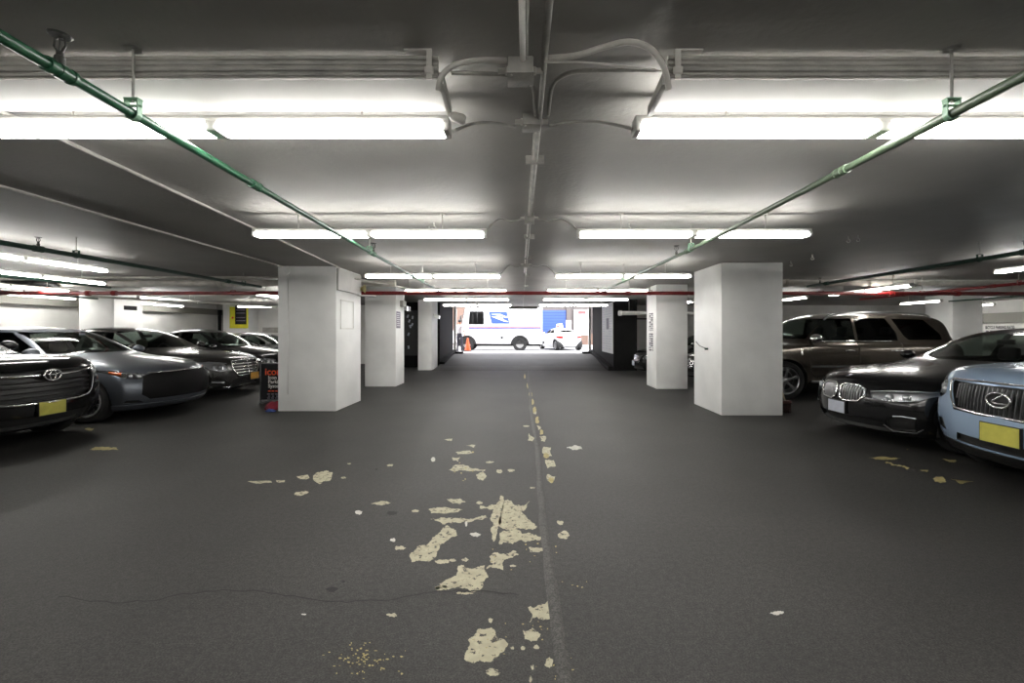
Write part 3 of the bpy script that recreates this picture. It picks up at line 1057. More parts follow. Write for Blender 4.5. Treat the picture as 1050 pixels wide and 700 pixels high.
# =================================================================== cars
# a car is laid out along X (nose at +L/2), wheels on z = 0
def sedan_stations(p):
    L, hw, H = p['L'], p['W'] / 2, p['H']
    k = L / 4.85
    gb = p.get('gb', .19)
    nz = p.get('nose', .74)      # leading edge of the bonnet
    cz = p.get('cowl', 1.0)
    bz = p.get('belt', .98)      # waist line
    dz = p.get('deck', 1.06)
    fs = p.get('sweep', .30)
    ch, hd = p.get('cowl_x', 1.42), p.get('head_x', 2.30)
    rh, dk = p.get('rear_x', 3.45), p.get('deck_x', 4.30)
    st = []

    def s(x, sw, rows, tops, ro=(0, 0, 0, 0)):
        st.append(dict(x=x * k, sw=sw, rows=rows, tops=tops, ro=ro))
    s(0.0, fs, [(.84 * hw, gb + .02), (.95 * hw, .36), (.95 * hw, nz - .16), (.86 * hw, nz - .03)],
      [(.84, nz - .01), (.58, nz + .005), (.3, nz + .015), nz + .02], (.03, -.02, -.01, .06))
    s(.20, fs * .75, [(.93 * hw, gb), (.99 * hw, .40), (.985 * hw, nz - .10), (.92 * hw, nz + .03)],
      [(.86, nz + .06), (.6, nz + .075), (.3, nz + .085), nz + .09])
    s(.60, fs * .40, [(.95 * hw, gb), (1.0 * hw, .44), (1.0 * hw, nz - .04), (.95 * hw, nz + .09)],
      [(.88, nz + .125), (.64, nz + .14), (.3, nz + .155), nz + .16])
    s(1.05, fs * .25, [(.95 * hw, gb), (1.0 * hw, .46), (1.0 * hw, bz - .22), (.96 * hw, bz - .10)],
      [(.89, bz - .055), (.66, cz - .05), (.3, cz - .03), cz - .025])
    s(ch, .12, [(.95 * hw, gb), (1.0 * hw, .46), (1.0 * hw, bz - .18), (.965 * hw, bz - .055)],
      [(.91, bz - .02), (.76, cz - .01), (.36, cz + .01), cz + .02])
    mx = (ch + hd) / 2
    mz = (cz + H) / 2
    s(mx, .14, [(.95 * hw, gb), (1.0 * hw, .46), (1.0 * hw, bz - .16), (.97 * hw, bz - .03)],
      [(.925, bz + .01), (.73, mz - .005), (.36, mz + .03), mz + .04])
    s(hd, .12, [(.95 * hw, gb), (1.0 * hw, .46), (1.0 * hw, bz - .15), (.97 * hw, bz - .02)],
      [(.925, bz + .02), (.67, H - .06), (.34, H - .02), H - .01])
    s((hd + rh) / 2, 0, [(.95 * hw, gb), (1.0 * hw, .46), (1.0 * hw, bz - .14), (.97 * hw, bz - .01)],
      [(.925, bz + .03), (.665, H - .045), (.34, H + .0), H + .012])
    s(rh, -.08, [(.95 * hw, gb), (1.0 * hw, .46), (1.0 * hw, bz - .13), (.97 * hw, bz)],
      [(.925, bz + .035), (.65, H - .10), (.34, H - .05), H - .035])
    s((rh + dk) / 2, -.12, [(.95 * hw, gb), (1.0 * hw, .47), (1.0 * hw, bz - .12), (.965 * hw, bz + .01)],
      [(.915, bz + .04), (.70, (H + dz) / 2 - .06), (.36, (H + dz) / 2 - .02), (H + dz) / 2 - .01])
    s(dk, -.12, [(.94 * hw, gb), (.995 * hw, .48), (.995 * hw, bz - .12), (.95 * hw, bz + .01)],
      [(.89, bz + .035), (.74, dz - .01), (.36, dz + .005), dz + .01])
    s(4.62, -.12, [(.92 * hw, gb + .03), (.985 * hw, .50), (.98 * hw, bz - .12), (.92 * hw, bz)],
      [(.86, bz + .03), (.66, dz - .01), (.34, dz), dz + .005])
    s(4.85, -.20, [(.84 * hw, gb + .08), (.93 * hw, .50), (.93 * hw, bz - .12), (.87 * hw, bz - .03)],
      [(.84, dz - .05), (.58, dz - .04), (.3, dz - .03), dz - .03], (0, 0, 0, .05))
    return st


def suv_stations(p):
    L, hw, H = p['L'], p['W'] / 2, p['H']
    k = L / 4.85
    gb = p.get('gb', .25)
    nz = p.get('nose', .98)
    cz = p.get('cowl', 1.18)
    bz = p.get('belt', 1.13)
    fs = p.get('sweep', .24)
    ch, hd = p.get('cowl_x', 1.28), p.get('head_x', 2.05)
    rt = p.get('roof_end', 4.35)
    rz = p.get('rail_f', .72)
    st = []

    def s(x, sw, rows, tops, ro=(0, 0, 0, 0)):
        st.append(dict(x=x * k, sw=sw, rows=rows, tops=tops, ro=ro))
    s(0.0, fs, [(.85 * hw, gb + .02), (.95 * hw, .46), (.95 * hw, nz - .22), (.87 * hw, nz - .04)],
      [(.84, nz - .01), (.58, nz + .005), (.3, nz + .015), nz + .02], (.06, -.03, 0, .05))
    s(.20, fs * .7, [(.93 * hw, gb), (.99 * hw, .48), (.985 * hw, nz - .14), (.93 * hw, nz + .01)],
      [(.87, nz + .05), (.6, nz + .07), (.3, nz + .08), nz + .085])
    s(.55, fs * .4, [(.95 * hw, gb), (1.0 * hw, .5), (1.0 * hw, nz - .08), (.95 * hw, nz + .06)],
      [(.89, nz + .09), (.64, nz + .115), (.3, nz + .13), nz + .135])
    s(.95, fs * .25, [(.95 * hw, gb), (1.0 * hw, .52), (1.0 * hw, bz - .22), (.965 * hw, bz - .08)],
      [(.90, bz - .035), (.67, cz - .035), (.3, cz - .015), cz - .01])
    s(ch, .10, [(.95 * hw, gb), (1.0 * hw, .52), (1.0 * hw, bz - .20), (.97 * hw, bz - .04)],
      [(.92, bz - .005), (.79, cz + .0), (.36, cz + .02), cz + .03])
    mx, mz = (ch + hd) / 2, (cz + H) / 2
    s(mx, .12, [(.95 * hw, gb), (1.0 * hw, .52), (1.0 * hw, bz - .19), (.975 * hw, bz - .03)],
      [(.935, bz + .01), (.78, mz + .0), (.38, mz + .035), mz + .045])
    s(hd, .10, [(.95 * hw, gb), (1.0 * hw, .52), (1.0 * hw, bz - .19), (.975 * hw, bz - .03)],
      [(.935, bz + .015), (rz, H - .07), (.36, H - .025), H - .015])
    s((hd + rt) / 2, 0, [(.95 * hw, gb), (1.0 * hw, .52), (1.0 * hw, bz - .18), (.975 * hw, bz - .02)],
      [(.935, bz + .02), (rz, H - .055), (.36, H - .005), H + .005])
    s(rt, -.04, [(.95 * hw, gb), (1.0 * hw, .53), (1.0 * hw, bz - .17), (.97 * hw, bz - .01)],
      [(.93, bz + .03), (rz - .02, H - .09), (.36, H - .045), H - .035])
    tx = rt + (4.72 - rt) * .55
    s(tx, -.10, [(.94 * hw, gb + .02), (.995 * hw, .54), (.995 * hw, bz - .17), (.96 * hw, bz - .01)],
      [(.91, bz + .03), (rz, (H + bz) / 2 + .03), (.37, (H + bz) / 2 + .07), (H + bz) / 2 + .08])
    s(4.74, -.10, [(.92 * hw, gb + .03), (.985 * hw, .55), (.985 * hw, bz - .18), (.94 * hw, bz - .04)],
      [(.89, bz + .01), (.74, bz + .03), (.36, bz + .05), bz + .05])
    s(4.85, -.14, [(.85 * hw, gb + .07), (.95 * hw, .54), (.95 * hw, bz - .30), (.90 * hw, bz - .14)],
      [(.86, bz - .11), (.6, bz - .10), (.3, bz - .09), bz - .09], (0, 0, 0, .04))
    return st


def cage_mesh(st, L, level=2):
    bm = NB()
    cr = bm.edges.layers.float.new('crease_edge')
    rings = []
    fr_all = []
    for d in st:
        w3 = d['rows'][3][0]
        fr = [-1, -d['tops'][0][0], -d['tops'][1][0], -d['tops'][2][0], 0, d['tops'][2][0], d['tops'][1][0], d['tops'][0][0], 1]
        tz = [None, d['tops'][0][1], d['tops'][1][1], d['tops'][2][1], d['tops'][3], d['tops'][2][1], d['tops'][1][1], d['tops'][0][1], None]
        X = L / 2 - d['x']
        ring = {}
        for r, (w, z) in enumerate(d['rows']):
            for sgn, tagc in ((-1, 0), (1, 8)):
                ring[(r, tagc)] = bm.verts.new((X - d['sw'] - d['ro'][r], sgn * w, z))
        for c in range(1, 8):
            f = fr[c]
            y = f * w3 if abs(f) > .5 else f * w3
            ring[(3, c)] = bm.verts.new((X - d['sw'] * f * f - d['ro'][3], y, tz[c]))
            ring[(0, c)] = bm.verts.new((X - d['sw'] * f * f - d['ro'][0], f * d['rows'][0][0], d['rows'][0][1]))
        rings.append(ring)
        fr_all.append(fr)
    order = [(0, 0), (1, 0), (2, 0), (3, 0)] + [(3, c) for c in range(1, 8)] + [(3, 8), (2, 8), (1, 8), (0, 8)] + [(0, c) for c in range(7, 0, -1)]
    n = len(order)
    for A, B in zip(rings, rings[1:]):
        for i in range(n):
            a, b = order[i], order[(i + 1) % n]
            bm.faces.new((A[a], B[a], B[b], A[b]))
    for ring, d, fr, rev in ((rings[0], st[0], fr_all[0], False), (rings[-1], st[-1], fr_all[-1], True)):
        X = L / 2 - d['x']
        grid = dict(ring)
        for r in (1, 2):
            w, z = d['rows'][r]
            t = (z - d['rows'][0][1]) / (d['rows'][3][1] - d['rows'][0][1])
            for c in range(1, 8):
                f = fr[c]
                zz = z if r == 1 else z + (ring[(3, c)].co.z - d['rows'][3][1]) * t
                grid[(r, c)] = bm.verts.new((X - d['sw'] * f * f - d['ro'][r], f * w, zz))
        for r in range(3):
            for c in range(8):
                q = (grid[(r, c)], grid[(r, c + 1)], grid[(r + 1, c + 1)], grid[(r + 1, c)])
                bm.faces.new(q if not rev else q[::-1])
    # soft creases along waist and roof rails
    for A, B in zip(rings[4:], rings[5:-1]):
        for c in (2, 6):
            e = bm.edges.get((A[(3, c)], B[(3, c)]))
            if e:
                e[cr] = .35
        for c in (1, 7):
            e = bm.edges.get((A[(3, c)], B[(3, c)]))
            if e:
                e[cr] = .45
    for A, B in zip(rings[:4], rings[1:5]):
        for key in ((3, 0), (3, 8), (3, 2), (3, 6)):
            e = bm.edges.get((A[key], B[key]))
            if e:
                e[cr] = .25
    bmesh.ops.recalc_face_normals(bm, faces=bm.faces)
    me = bpy.data.meshes.new('cage')
    bm.to_mesh(me)
    bm.free()
    o = bpy.data.objects.new('cage', me)
    COL.objects.link(o)
    md = o.modifiers.new('s', 'SUBSURF')
    md.levels = level
    md.render_levels = level
    dg = bpy.context.evaluated_depsgraph_get()
    me2 = bpy.data.meshes.new_from_object(o.evaluated_get(dg))
    bm = NB()
    bm.from_mesh(me2)
    bpy.data.objects.remove(o)
    bpy.data.meshes.remove(me)
    bpy.data.meshes.remove(me2)
    bm.normal_update()
    return bm


def ccw(poly):
    a = sum(p[0] * q[1] - q[0] * p[1] for p, q in zip(poly, poly[1:] + poly[:1]))
    return list(poly) if a > 0 else list(poly)[::-1]


def ngon(cx, cz, r, n=20):
    return [(cx + r * math.cos(2 * PI * i / n), cz + r * math.sin(2 * PI * i / n)) for i in range(n)]


AX = {'y': (0, 2), 'x': (1, 2), 'z': (0, 1)}


class Car:
    def __init__(s, name, label, kind, p, loc, rotz, group=None, level=3, paint=None):
        s.root = thing(name, label, 'car', loc, rotz, group)
        s.p = p
        s.L, s.W, s.H = p['L'], p['W'], p['H']
        s.k = s.L / 4.85
        s.paint = paint
        st = suv_stations(p) if kind == 'suv' else sedan_stations(p)
        s.kind = kind
        s.bm = cage_mesh(st, s.L, level)
        s.bvh = BVHTree.FromBMesh(s.bm)
        s.lay = s.bm.faces.layers.int.new('region')
        s.regs = []

    def X(s, x):
        return s.L / 2 - x

    def fx(s, y, z, d=0.0):
        """point on the nose surface"""
        h, n, _, _ = s.bvh.ray_cast(Vector((s.L, y, z)), Vector((-1, 0, 0)))
        if h is None:
            return Vector((s.L / 2 - .1, y, z))
        return h + n * d

    def sy(s, x, z, sgn, d=0.0):
        h, n, _, _ = s.bvh.ray_cast(Vector((x, sgn * 5, z)), Vector((0, -sgn, 0)))
        if h is None:
            return Vector((x, sgn * s.W / 2, z))
        return h + n * d

    def tz(s, x, y, d=0.0):
        h, n, _, _ = s.bvh.ray_cast(Vector((x, y, 5)), Vector((0, 0, -1)))
        return (h + n * d) if h else Vector((x, y, 1))

    def cut(s, poly, axis, filt, rid):
        poly = ccw(poly)
        u, v = AX[axis]
        us = [q[0] for q in poly]
        vs = [q[1] for q in poly]
        bb = (min(us), max(us), min(vs), max(vs))
        cand = []
        for f in s.bm.faces:
            if f[s.lay] != 0 or not filt(f):
                continue
            fu = [w.co[u] for w in f.verts]
            fv = [w.co[v] for w in f.verts]
            if max(fu) < bb[0] or min(fu) > bb[1] or max(fv) < bb[2] or min(fv) > bb[3]:
                continue
            cand.append(f)
        n = len(poly)
        pl = []
        for i in range(n):
            a, b = poly[i], poly[(i + 1) % n]
            du, dv = b[0] - a[0], b[1] - a[1]
            co = Vector((0, 0, 0))
            no = Vector((0, 0, 0))
            co[u], co[v] = a
            no[u], no[v] = dv, -du
            if no.length < 1e-9:
                continue
            no.normalize()
            pl.append((co, no))
        for co, no in pl:
            if not cand:
                break
            cs = set(cand)
            geom = list(cs) + list({e for f in cs for e in f.edges}) + list({w for f in cs for w in f.verts})
            r = bmesh.ops.bisect_plane(s.bm, geom=geom, plane_co=co, plane_no=no, dist=1e-5)
            cand = [g for g in r['geom'] if isinstance(g, bmesh.types.BMFace) and g.is_valid]
            # drop what already lies outside
            cand = [f for f in cand if (f.calc_center_median() - co).dot(no) < 1e-5]
        for f in cand:
            c = f.calc_center_median()
            if all((c - co).dot(no) < 1e-5 for co, no in pl):
                f[s.lay] = rid

    def region(s, name, polys, axis, m, side=None, offset=0.0, skirt=False, filt=None, mirror=False, parent=None, label=None, smooth=40):
        """cut convex polygons out of the shell; they become their own part"""
        sets = [(polys, side)]
        if mirror:
            if axis == 'y':
                sets = [(polys, 1), (polys, -1)]
            else:
                i = 0 if axis == 'x' else 1
                flip = [[((-q[0], q[1]) if i == 0 else (q[0], -q[1])) for q in poly] for poly in polys]
                sets = [(polys, 1), (flip, -1)]
        out = []
        for pol, sd in sets:
            rid = len(s.regs) + 1
            s.regs.append(dict(name=name, m=m, offset=offset, skirt=skirt, parent=parent, label=label, smooth=smooth, side=sd))

            def flt(f, sd=sd):
                c = f.calc_center_median()
                if axis == 'y' and (c.y * sd < 0 or f.normal.y * sd < .12):
                    return False
                if axis == 'x' and f.normal.x < .05 and filt is None:
                    return False
                if axis == 'x' and sd and c.y * sd < -.02 and mirror:
                    return False
                return filt(f, c) if filt else (c.x > s.L / 2 - 1.0 if axis == 'x' else True)
            for q in pol:
                s.cut(q, axis, flt, rid)
            out.append(rid)
        return out

    def split(s):
        s.parts = {}
        s.bm.normal_update()
        groups = {}
        for f in s.bm.faces:
            groups.setdefault(f[s.lay], []).append(f)
        body = None
        for rid, fs in sorted(groups.items()):
            if rid == 0:
                m = [s.paint, M['black_mat']]
                info = dict(name='body', offset=0, skirt=False, label=None, smooth=38)
            else:
                info = s.regs[rid - 1]
                m = info['m']
            if m is None:
                continue          # cut away (wheel openings)
            nb = NB()
            mp = {}
            for f in fs:
                for v in f.verts:
                    if v not in mp:
                        mp[v] = nb.verts.new(v.co + v.normal * info['offset'])
                nf = nb.faces.new([mp[v] for v in f.verts])
                nf.smooth = True
            if info['skirt']:
                inner = set(fs)
                for f in fs:
                    for e in f.edges:
                        if any(g not in inner for g in e.link_faces) or len(e.link_faces) < 2:
                            a, b = e.verts
                            qa, qb = nb.verts.new(a.co - a.normal * .002), nb.verts.new(b.co - b.normal * .002)
                            nb.faces.new((mp[a], mp[b], qb, qa))
            o = obj(info['name'], nb, m, s.root, info['smooth'], info['label'])
            s.parts.setdefault(info['name'], []).append(o)
            if rid:
                info['o'] = o
        s.bm.free()
        return s.parts

    def part(s, name, bm, m, parent=None, smooth=40, label=None):
        return obj(name, bm, m, parent or s.root, smooth, label)

    def line_x(s, pts, rad, flat=None, d=.004, n=8, closed=False):
        bm = NB()
        tube(bm, [s.fx(y, z, d) for y, z in pts], rad, n, closed=closed, flat=flat)
        return bm

    # ---- common pieces
    def wheels(s, xf, xr, R_, tw=.22, rim_m=None, spokes=5, tr=None, inset=.02):
        s.Rw = R_
        for x, nm in ((xf, 'f'), (xr, 'r')):
            for sg in (1, -1):
                s.region('opening', [ngon(s.X(x), R_ * 1.0, R_ + .055, 22)], 'y', None, side=sg,
                         filt=lambda f, c: abs(c.y) > s.W / 2 * .55 and abs(f.normal.y) > .15)
        s.wheel_pos = (xf, xr, R_, tw, rim_m or M['satin'], spokes, inset)

    def build_wheels(s):
        xf, xr, R_, tw, rm, ns, inset = s.wheel_pos
        rr = R_ * .70
        bm = NB()
        h = tw / 2
        lathe(bm, [(rr, -h * .8), (rr + .02, -h), (R_ - .03, -h), (R_ - .006, -h * .8), (R_, -h * .5), (R_, h * .5), (R_ - .006, h * .8), (R_ - .03, h), (rr + .02, h), (rr, h * .8), (rr, -h * .8)], 36, 'y')
        tire0 = bm
        rim = NB()
        lathe(rim, [(rr + .004, -h * .95), (rr + .006, h * .86), (rr - .004, h * .95), (rr - .02, h * .86), (rr - .03, h * .3), (rr - .04, -h * .5), (.05, -h * .5)], 36, 'y')
        for i in range(ns):
            a = 2 * PI * i / ns
            for da in (-.16, .16):
                mt = Matrix.Rotation(a, 4, 'Y') @ Matrix.Translation((rr * .52, h * .62, 0)) @ Matrix.Rotation(da * .9, 4, 'Y')
                boxm(rim, mt, rr * .9, .028, .034 if ns < 8 else .026, bev=.006)
        lathe(rim, [(0.0, h * .82), (.035, h * .82), (.055, h * .7), (.07, h * .4), (.07, 0)], 20, 'y')
        disc = NB()
        lathe(disc, [(.0, 0.0), (rr * .72, 0.0), (rr * .72, -.02), (.0, -.02)], 28, 'y')
        first = None
        for x in (xf, xr):
            for sg in (1, -1):
                yc = sg * (s.W / 2 - inset - tw / 2)
                if first is None:
                    w = obj('wheel', tire0, M['rubber'], s.root, 40)
                    ri = obj('rim', rim, rm, w, 35)
                    br = obj('brake_disc', disc, M['alloy_dk'], w, 40)
                    first = w
                else:
                    w = copy_tree(first, s.root)
                w.location = (s.X(x), yc, R_)
                w.rotation_euler = (0, .3 * x, 0 if sg > 0 else PI)
        # dark wheel housings inside the arches
        for x in (xf, xr):
            for sg in (1, -1):
                bm = NB()
                n = 22
                yo, yi = sg * (s.W / 2 - .035), sg * (s.W / 2 - .42)
                ra = R_ + .06
                A, B = [], []
                for i in range(n + 1):
                    a = -.35 + (PI + .7) * i / n
                    A.append(bm.verts.new((s.X(x) + ra * math.cos(a), yo, R_ + ra * math.sin(a))))
                    B.append(bm.verts.new((s.X(x) + ra * math.cos(a), yi, R_ + ra * math.sin(a))))
                for i in range(n):
                    bm.faces.new((A[i], A[i + 1], B[i + 1], B[i]))
                bm.faces.new(B)
                s.part('wheel_housing', bm, M['black_mat'])

    def glasshouse(s, front, rear, sides, gm=None, rgm=None, wind=None):
        """windscreen and rear window in (y,z), side panes in (sx,z)"""
        gm = gm or M['glass']
        hx = s.L / 2
        c0, c1 = front[0]
        s.region('windscreen', [front[1]], 'x', gm, filt=lambda f, c: f.normal.x > .18 and s.X(c1) < c.x < s.X(c0) and c.z > front[2])
        if rear:
            r0, r1 = rear[0]
            s.region('rear_window', [rear[1]], 'x', rgm or gm, filt=lambda f, c: f.normal.x < -.15 and s.X(r1) < c.x < s.X(r0) and c.z > rear[2])
        for poly in sides:
            s.region('side_window', [[(s.X(a), b) for a, b in poly]], 'y', (rgm or gm) if poly is not sides[0] else gm, mirror=True,
                     filt=lambda f, c: abs(f.normal.y) > .3)

    def seams(s, lines):
        """dark shut lines on the side: (sx0,z0,sx1,z1)"""
        for sg in (1, -1):
            for (a, b, c, d) in lines:
                n = 14
                pts = [s.sy(s.X(a + (c - a) * i / n), b + (d - b) * i / n, sg, .0005) for i in range(n + 1)]
                bm = NB()
                tube(bm, pts, .0045, 6)
                s.part('shut_line', bm, M['black_mat'], s.body())

    def body(s):
        return s.parts['body'][0]

    def mirrors(s, sx, z, m=None, size=(.10, .10, .075), out=.10):
        for sg in (1, -1):
            base = s.sy(s.X(sx), z - .03, sg)
            bm = NB()
            bmesh.ops.create_icosphere(bm, subdivisions=3, radius=1)
            for v in bm.verts:
                x = v.co.x
                v.co = Vector((x * size[0] * (1.0 if x > 0 else .55), v.co.y * size[1], v.co.z * size[2] * (1 - .15 * v.co.y * sg)))
                v.co.x = max(v.co.x, -size[0] * .42)
            bm.transform(Matrix.Translation((s.X(sx), base.y + sg * (out + .02), z + .04)))
            o = s.part('wing_mirror', bm, m or s.paint, smooth=60)
            bm = NB()
            tube(bm, [base + Vector((0, -sg * .03, 0)), Vector((s.X(sx), base.y + sg * .06, z + .0)), Vector((s.X(sx), base.y + sg * out, z + .03))], .022, 8)
            obj('mirror_stalk', bm, M['black'], o, 40)
            bm = NB()
            lathe(bm, [(0, 0), (.9, 0), (.9, .01)], 20, 'x')
            for v in bm.verts:
                v.co = Vector((v.co.x * .2, v.co.y * size[1] * .92, v.co.z * size[2] * .9))
            bm.transform(Matrix.Translation((s.X(sx) - size[0] * .425, base.y + sg * (out + .02), z + .04)))
            obj('mirror_glass', bm, M['chrome'], o, 40)

    def handles(s, spots, m=None):
        for sg in (1, -1):
            for sx, z in spots:
                pts = [s.sy(s.X(sx + dx), z, sg, d) for dx, d in ((-.10, .004), (-.08, .03), (0, .036), (.08, .03), (.10, .004))]
                bm = NB()
                tube(bm, arc_pts(pts, 3), .012, 8, flat=(1.2, .8))
                s.part('door_handle', bm, m or s.paint, s.body())

    def interior(s, seat_x=(2.15, 3.1), dash_x=1.5, dash_z=.92, floor_z=.32, m=None, hr=None):
        m = m or M['trim_cloth']
        hw = s.W / 2
        bm = NB()
        box(bm, s.X(dash_x + .55), s.X(dash_x - .05), -hw * .82, hw * .82, dash_z - .25, dash_z - .06, bev=.05)
        d = s.part('dashboard', bm, M['trim_cloth'])
        bm = NB()
        sx = s.X(dash_x + .66)
        pts = [(sx - .10 * math.sin(a) * .4, .38 + .18 * math.cos(a), dash_z - .02 + .18 * math.sin(a)) for a in [2 * PI * i / 20 for i in range(20)]]
        tube(bm, pts, .014, 8, closed=True)
        tube(bm, [(sx, .22, dash_z - .02), (sx + .01, .38, dash_z - .03), (sx, .54, dash_z - .02)], .014, 6)
        tube(bm, [(sx, .38, dash_z - .03), (sx + .2, .38, dash_z - .1)], .025, 8)
        s.part('steering_wheel', bm, M['black'])
        top = hr or s.H - .30
        for i, x in enumerate(seat_x):
            ys = (-.38, .38)
            for y in ys:
                bm = NB()
                b2 = NB()
                box(b2, -.07, .07, -.25, .25, 0, top - .22 - floor_z - .15, bev=.05)
                b2.transform(Matrix.Translation((s.X(x + .38), y, floor_z + .18)) @ Matrix.Rotation(R(-14), 4, 'Y'))
                merge(bm, b2)
                b2 = NB()
                box(b2, -.42, .10, -.25, .25, 0, .17, bev=.05)
                b2.transform(Matrix.Translation((s.X(x + .05), y, floor_z + .1)))
                merge(bm, b2)
                b2 = NB()
                box(b2, -.045, .045, -.13, .13, 0, .19, bev=.04)
                b2.transform(Matrix.Translation((s.X(x + .38 + (top - .2 - floor_z) * .22), y, top - .17)) @ Matrix.Rotation(R(-8), 4, 'Y'))
                merge(bm, b2)
                s.part('seat', bm, m, smooth=40)
        bm = NB()
        box(bm, s.X(s.L * .9), s.X(dash_x - .2), -hw * .8, hw * .8, floor_z - .02, floor_z + .06)
        s.part('cabin_floor', bm, M['black_mat'])
        bm = NB()
        mxp = s.tz(s.X(dash_x + .72), 0, -.03)
        box(bm, mxp.x - .015, mxp.x + .015, -.11, .11, mxp.z - .12, mxp.z - .05, bev=.01)
        s.part('inner_mirror', bm, M['black'])

    def lamp(s, polys, name='headlight', depth=.05, bulbs=(), back=None, brow=None, label=None):
        """cut the lamp out of both sides: deep bowl, clear cover, projector lenses"""
        ids = s.region(name, polys, 'x', back or M['satin'], mirror=True, offset=-depth, skirt=True, label=label,
                       filt=lambda f, c: c.x > s.L / 2 - 1.15 and f.normal.x > .03)
        s._lamps = getattr(s, '_lamps', []) + [(ids, polys, depth, bulbs, brow)]

    def build_lamps(s):
        for ids, polys, depth, bulbs, brow in getattr(s, '_lamps', []):
            for rid, sg in zip(ids, (1, -1)):
                o = s.regs[rid - 1].get('o')
                if not o:
                    continue
                # clear cover: outline fan on the skin
                bm = NB()
                for poly in polys:
                    for tri in grid_poly(poly, 6):
                        vs = [bm.verts.new(s.fx(sg * y, z, .001)) for y, z in tri]
                        bm.faces.new(vs)
                bmesh.ops.remove_doubles(bm, verts=bm.verts, dist=.0008)
                bmesh.ops.recalc_face_normals(bm, faces=bm.faces)
                obj('lamp_cover', bm, M['lens'], o, 60)
                for (y, z, r, mm) in bulbs:
                    c = s.fx(sg * y, z, -depth * .55)
                    bm = NB()
                    lathe(bm, [(r * 1.15, -.03), (r * 1.2, .008), (r * 1.05, .012), (r, .004), (r * .8, .018), (r * .45, .028), (0, .031)], 18, 'x', origin=c)
                    obj('projector_lens', bm, mm, o, 50)
                for (pts, rad, mm) in (brow or []):
                    bm = NB()
                    tube(bm, [s.fx(sg * y, z, -.004) for y, z in pts], rad, 8)
                    obj('lamp_strip', bm, mm, o, 60)

    def plate(s, y, z, m, w=.31, h=.16, tilt=0, name='licence_plate'):
        c = s.fx(y, z)
        c.x = max(s.fx(y - w / 2, z).x, s.fx(y + w / 2, z).x, c.x) + .012
        bm = NB()
        box(bm, c.x - .02, c.x + .004, y - w / 2 - .008, y + w / 2 + .008, z - h / 2 - .008, z + h / 2 + .008)
        fr = s.part('plate_holder', bm, M['black'])
        bm = NB()
        box(bm, c.x + .004, c.x + .007, y - w / 2, y + w / 2, z - h / 2, z + h / 2)
        obj(name, bm, m, fr)

    def finish(s):
        s.build_lamps()
        s.build_wheels()


def grid_poly(poly, n):
    """triangles filling a convex polygon finely enough to follow the skin"""
    cy = sum(p[0] for p in poly) / len(poly)
    cz = sum(p[1] for p in poly) / len(poly)
    tris = []
    for a, b in zip(poly, poly[1:] + poly[:1]):
        for i in range(n):
            for j in range(n - i):
                def q(u, v):
                    u, v = u / n, v / n
                    w = 1 - u - v
                    return (cy * w + a[0] * u + b[0] * v, cz * w + a[1] * u + b[1] * v)
                tris.append([q(i, j), q(i + 1, j), q(i, j + 1)])
                if i + j < n - 1:
                    tris.append([q(i + 1, j), q(i + 1, j + 1), q(i, j + 1)])
    return tris


def ellipse_pts(cy, cz, a, b, n=28):
    return [(cy + a * math.cos(2 * PI * i / n), cz + b * math.sin(2 * PI * i / n)) for i in range(n)]


def sedan_glass(s, zb, zt, hw, a=(1.72, 2.36), extra=True):
    """usual four-door panes; sx scaled by the length"""
    k = s.k
    f0 = [(a[0] * k, zb), (a[1] * k, zt), (2.83 * k, zt + .01), (2.80 * k, zb + .015)]
    f1 = [(2.90 * k, zb + .015), (2.93 * k, zt + .01), (3.42 * k, zt - .03), (3.66 * k, zb + .05), (3.62 * k, zb + .03)]
    return [f0, f1]
# =================================================================== the parked cars
M['p_black'] = metallic_paint('black_car_paint', (0.006, 0.006, 0.0065, 1), .16, .2)
M['p_grey'] = metallic_paint('blue_grey_car_paint', (0.135, 0.15, 0.175, 1), .34, .7)
M['p_dgrey'] = metallic_paint('dark_grey_car_paint', (0.062, 0.061, 0.060, 1), .22, .7)
M['p_brown'] = metallic_paint('grey_brown_car_paint', (0.115, 0.100, 0.082, 1), .24, .7)
M['p_blue'] = metallic_paint('pale_blue_car_paint', srgb(158, 180, 206), .25, .35)
M['p_white'] = metallic_paint('white_car_paint', (0.70, 0.70, 0.71, 1), .25, .1)
M['p_silver'] = metallic_paint('silver_car_paint', (0.45, 0.45, 0.45, 1), .25, .6)
M['p_black2'] = metallic_paint('dark_black_car_paint', (0.012, 0.012, 0.013, 1), .18, .4)
M['bra'] = mat('black_vinyl_bra', (0.005, 0.005, 0.0052, 1), .6, var=.2, vscale=30, bump=.2, bscale=120, spec=.2)
RQ = PI


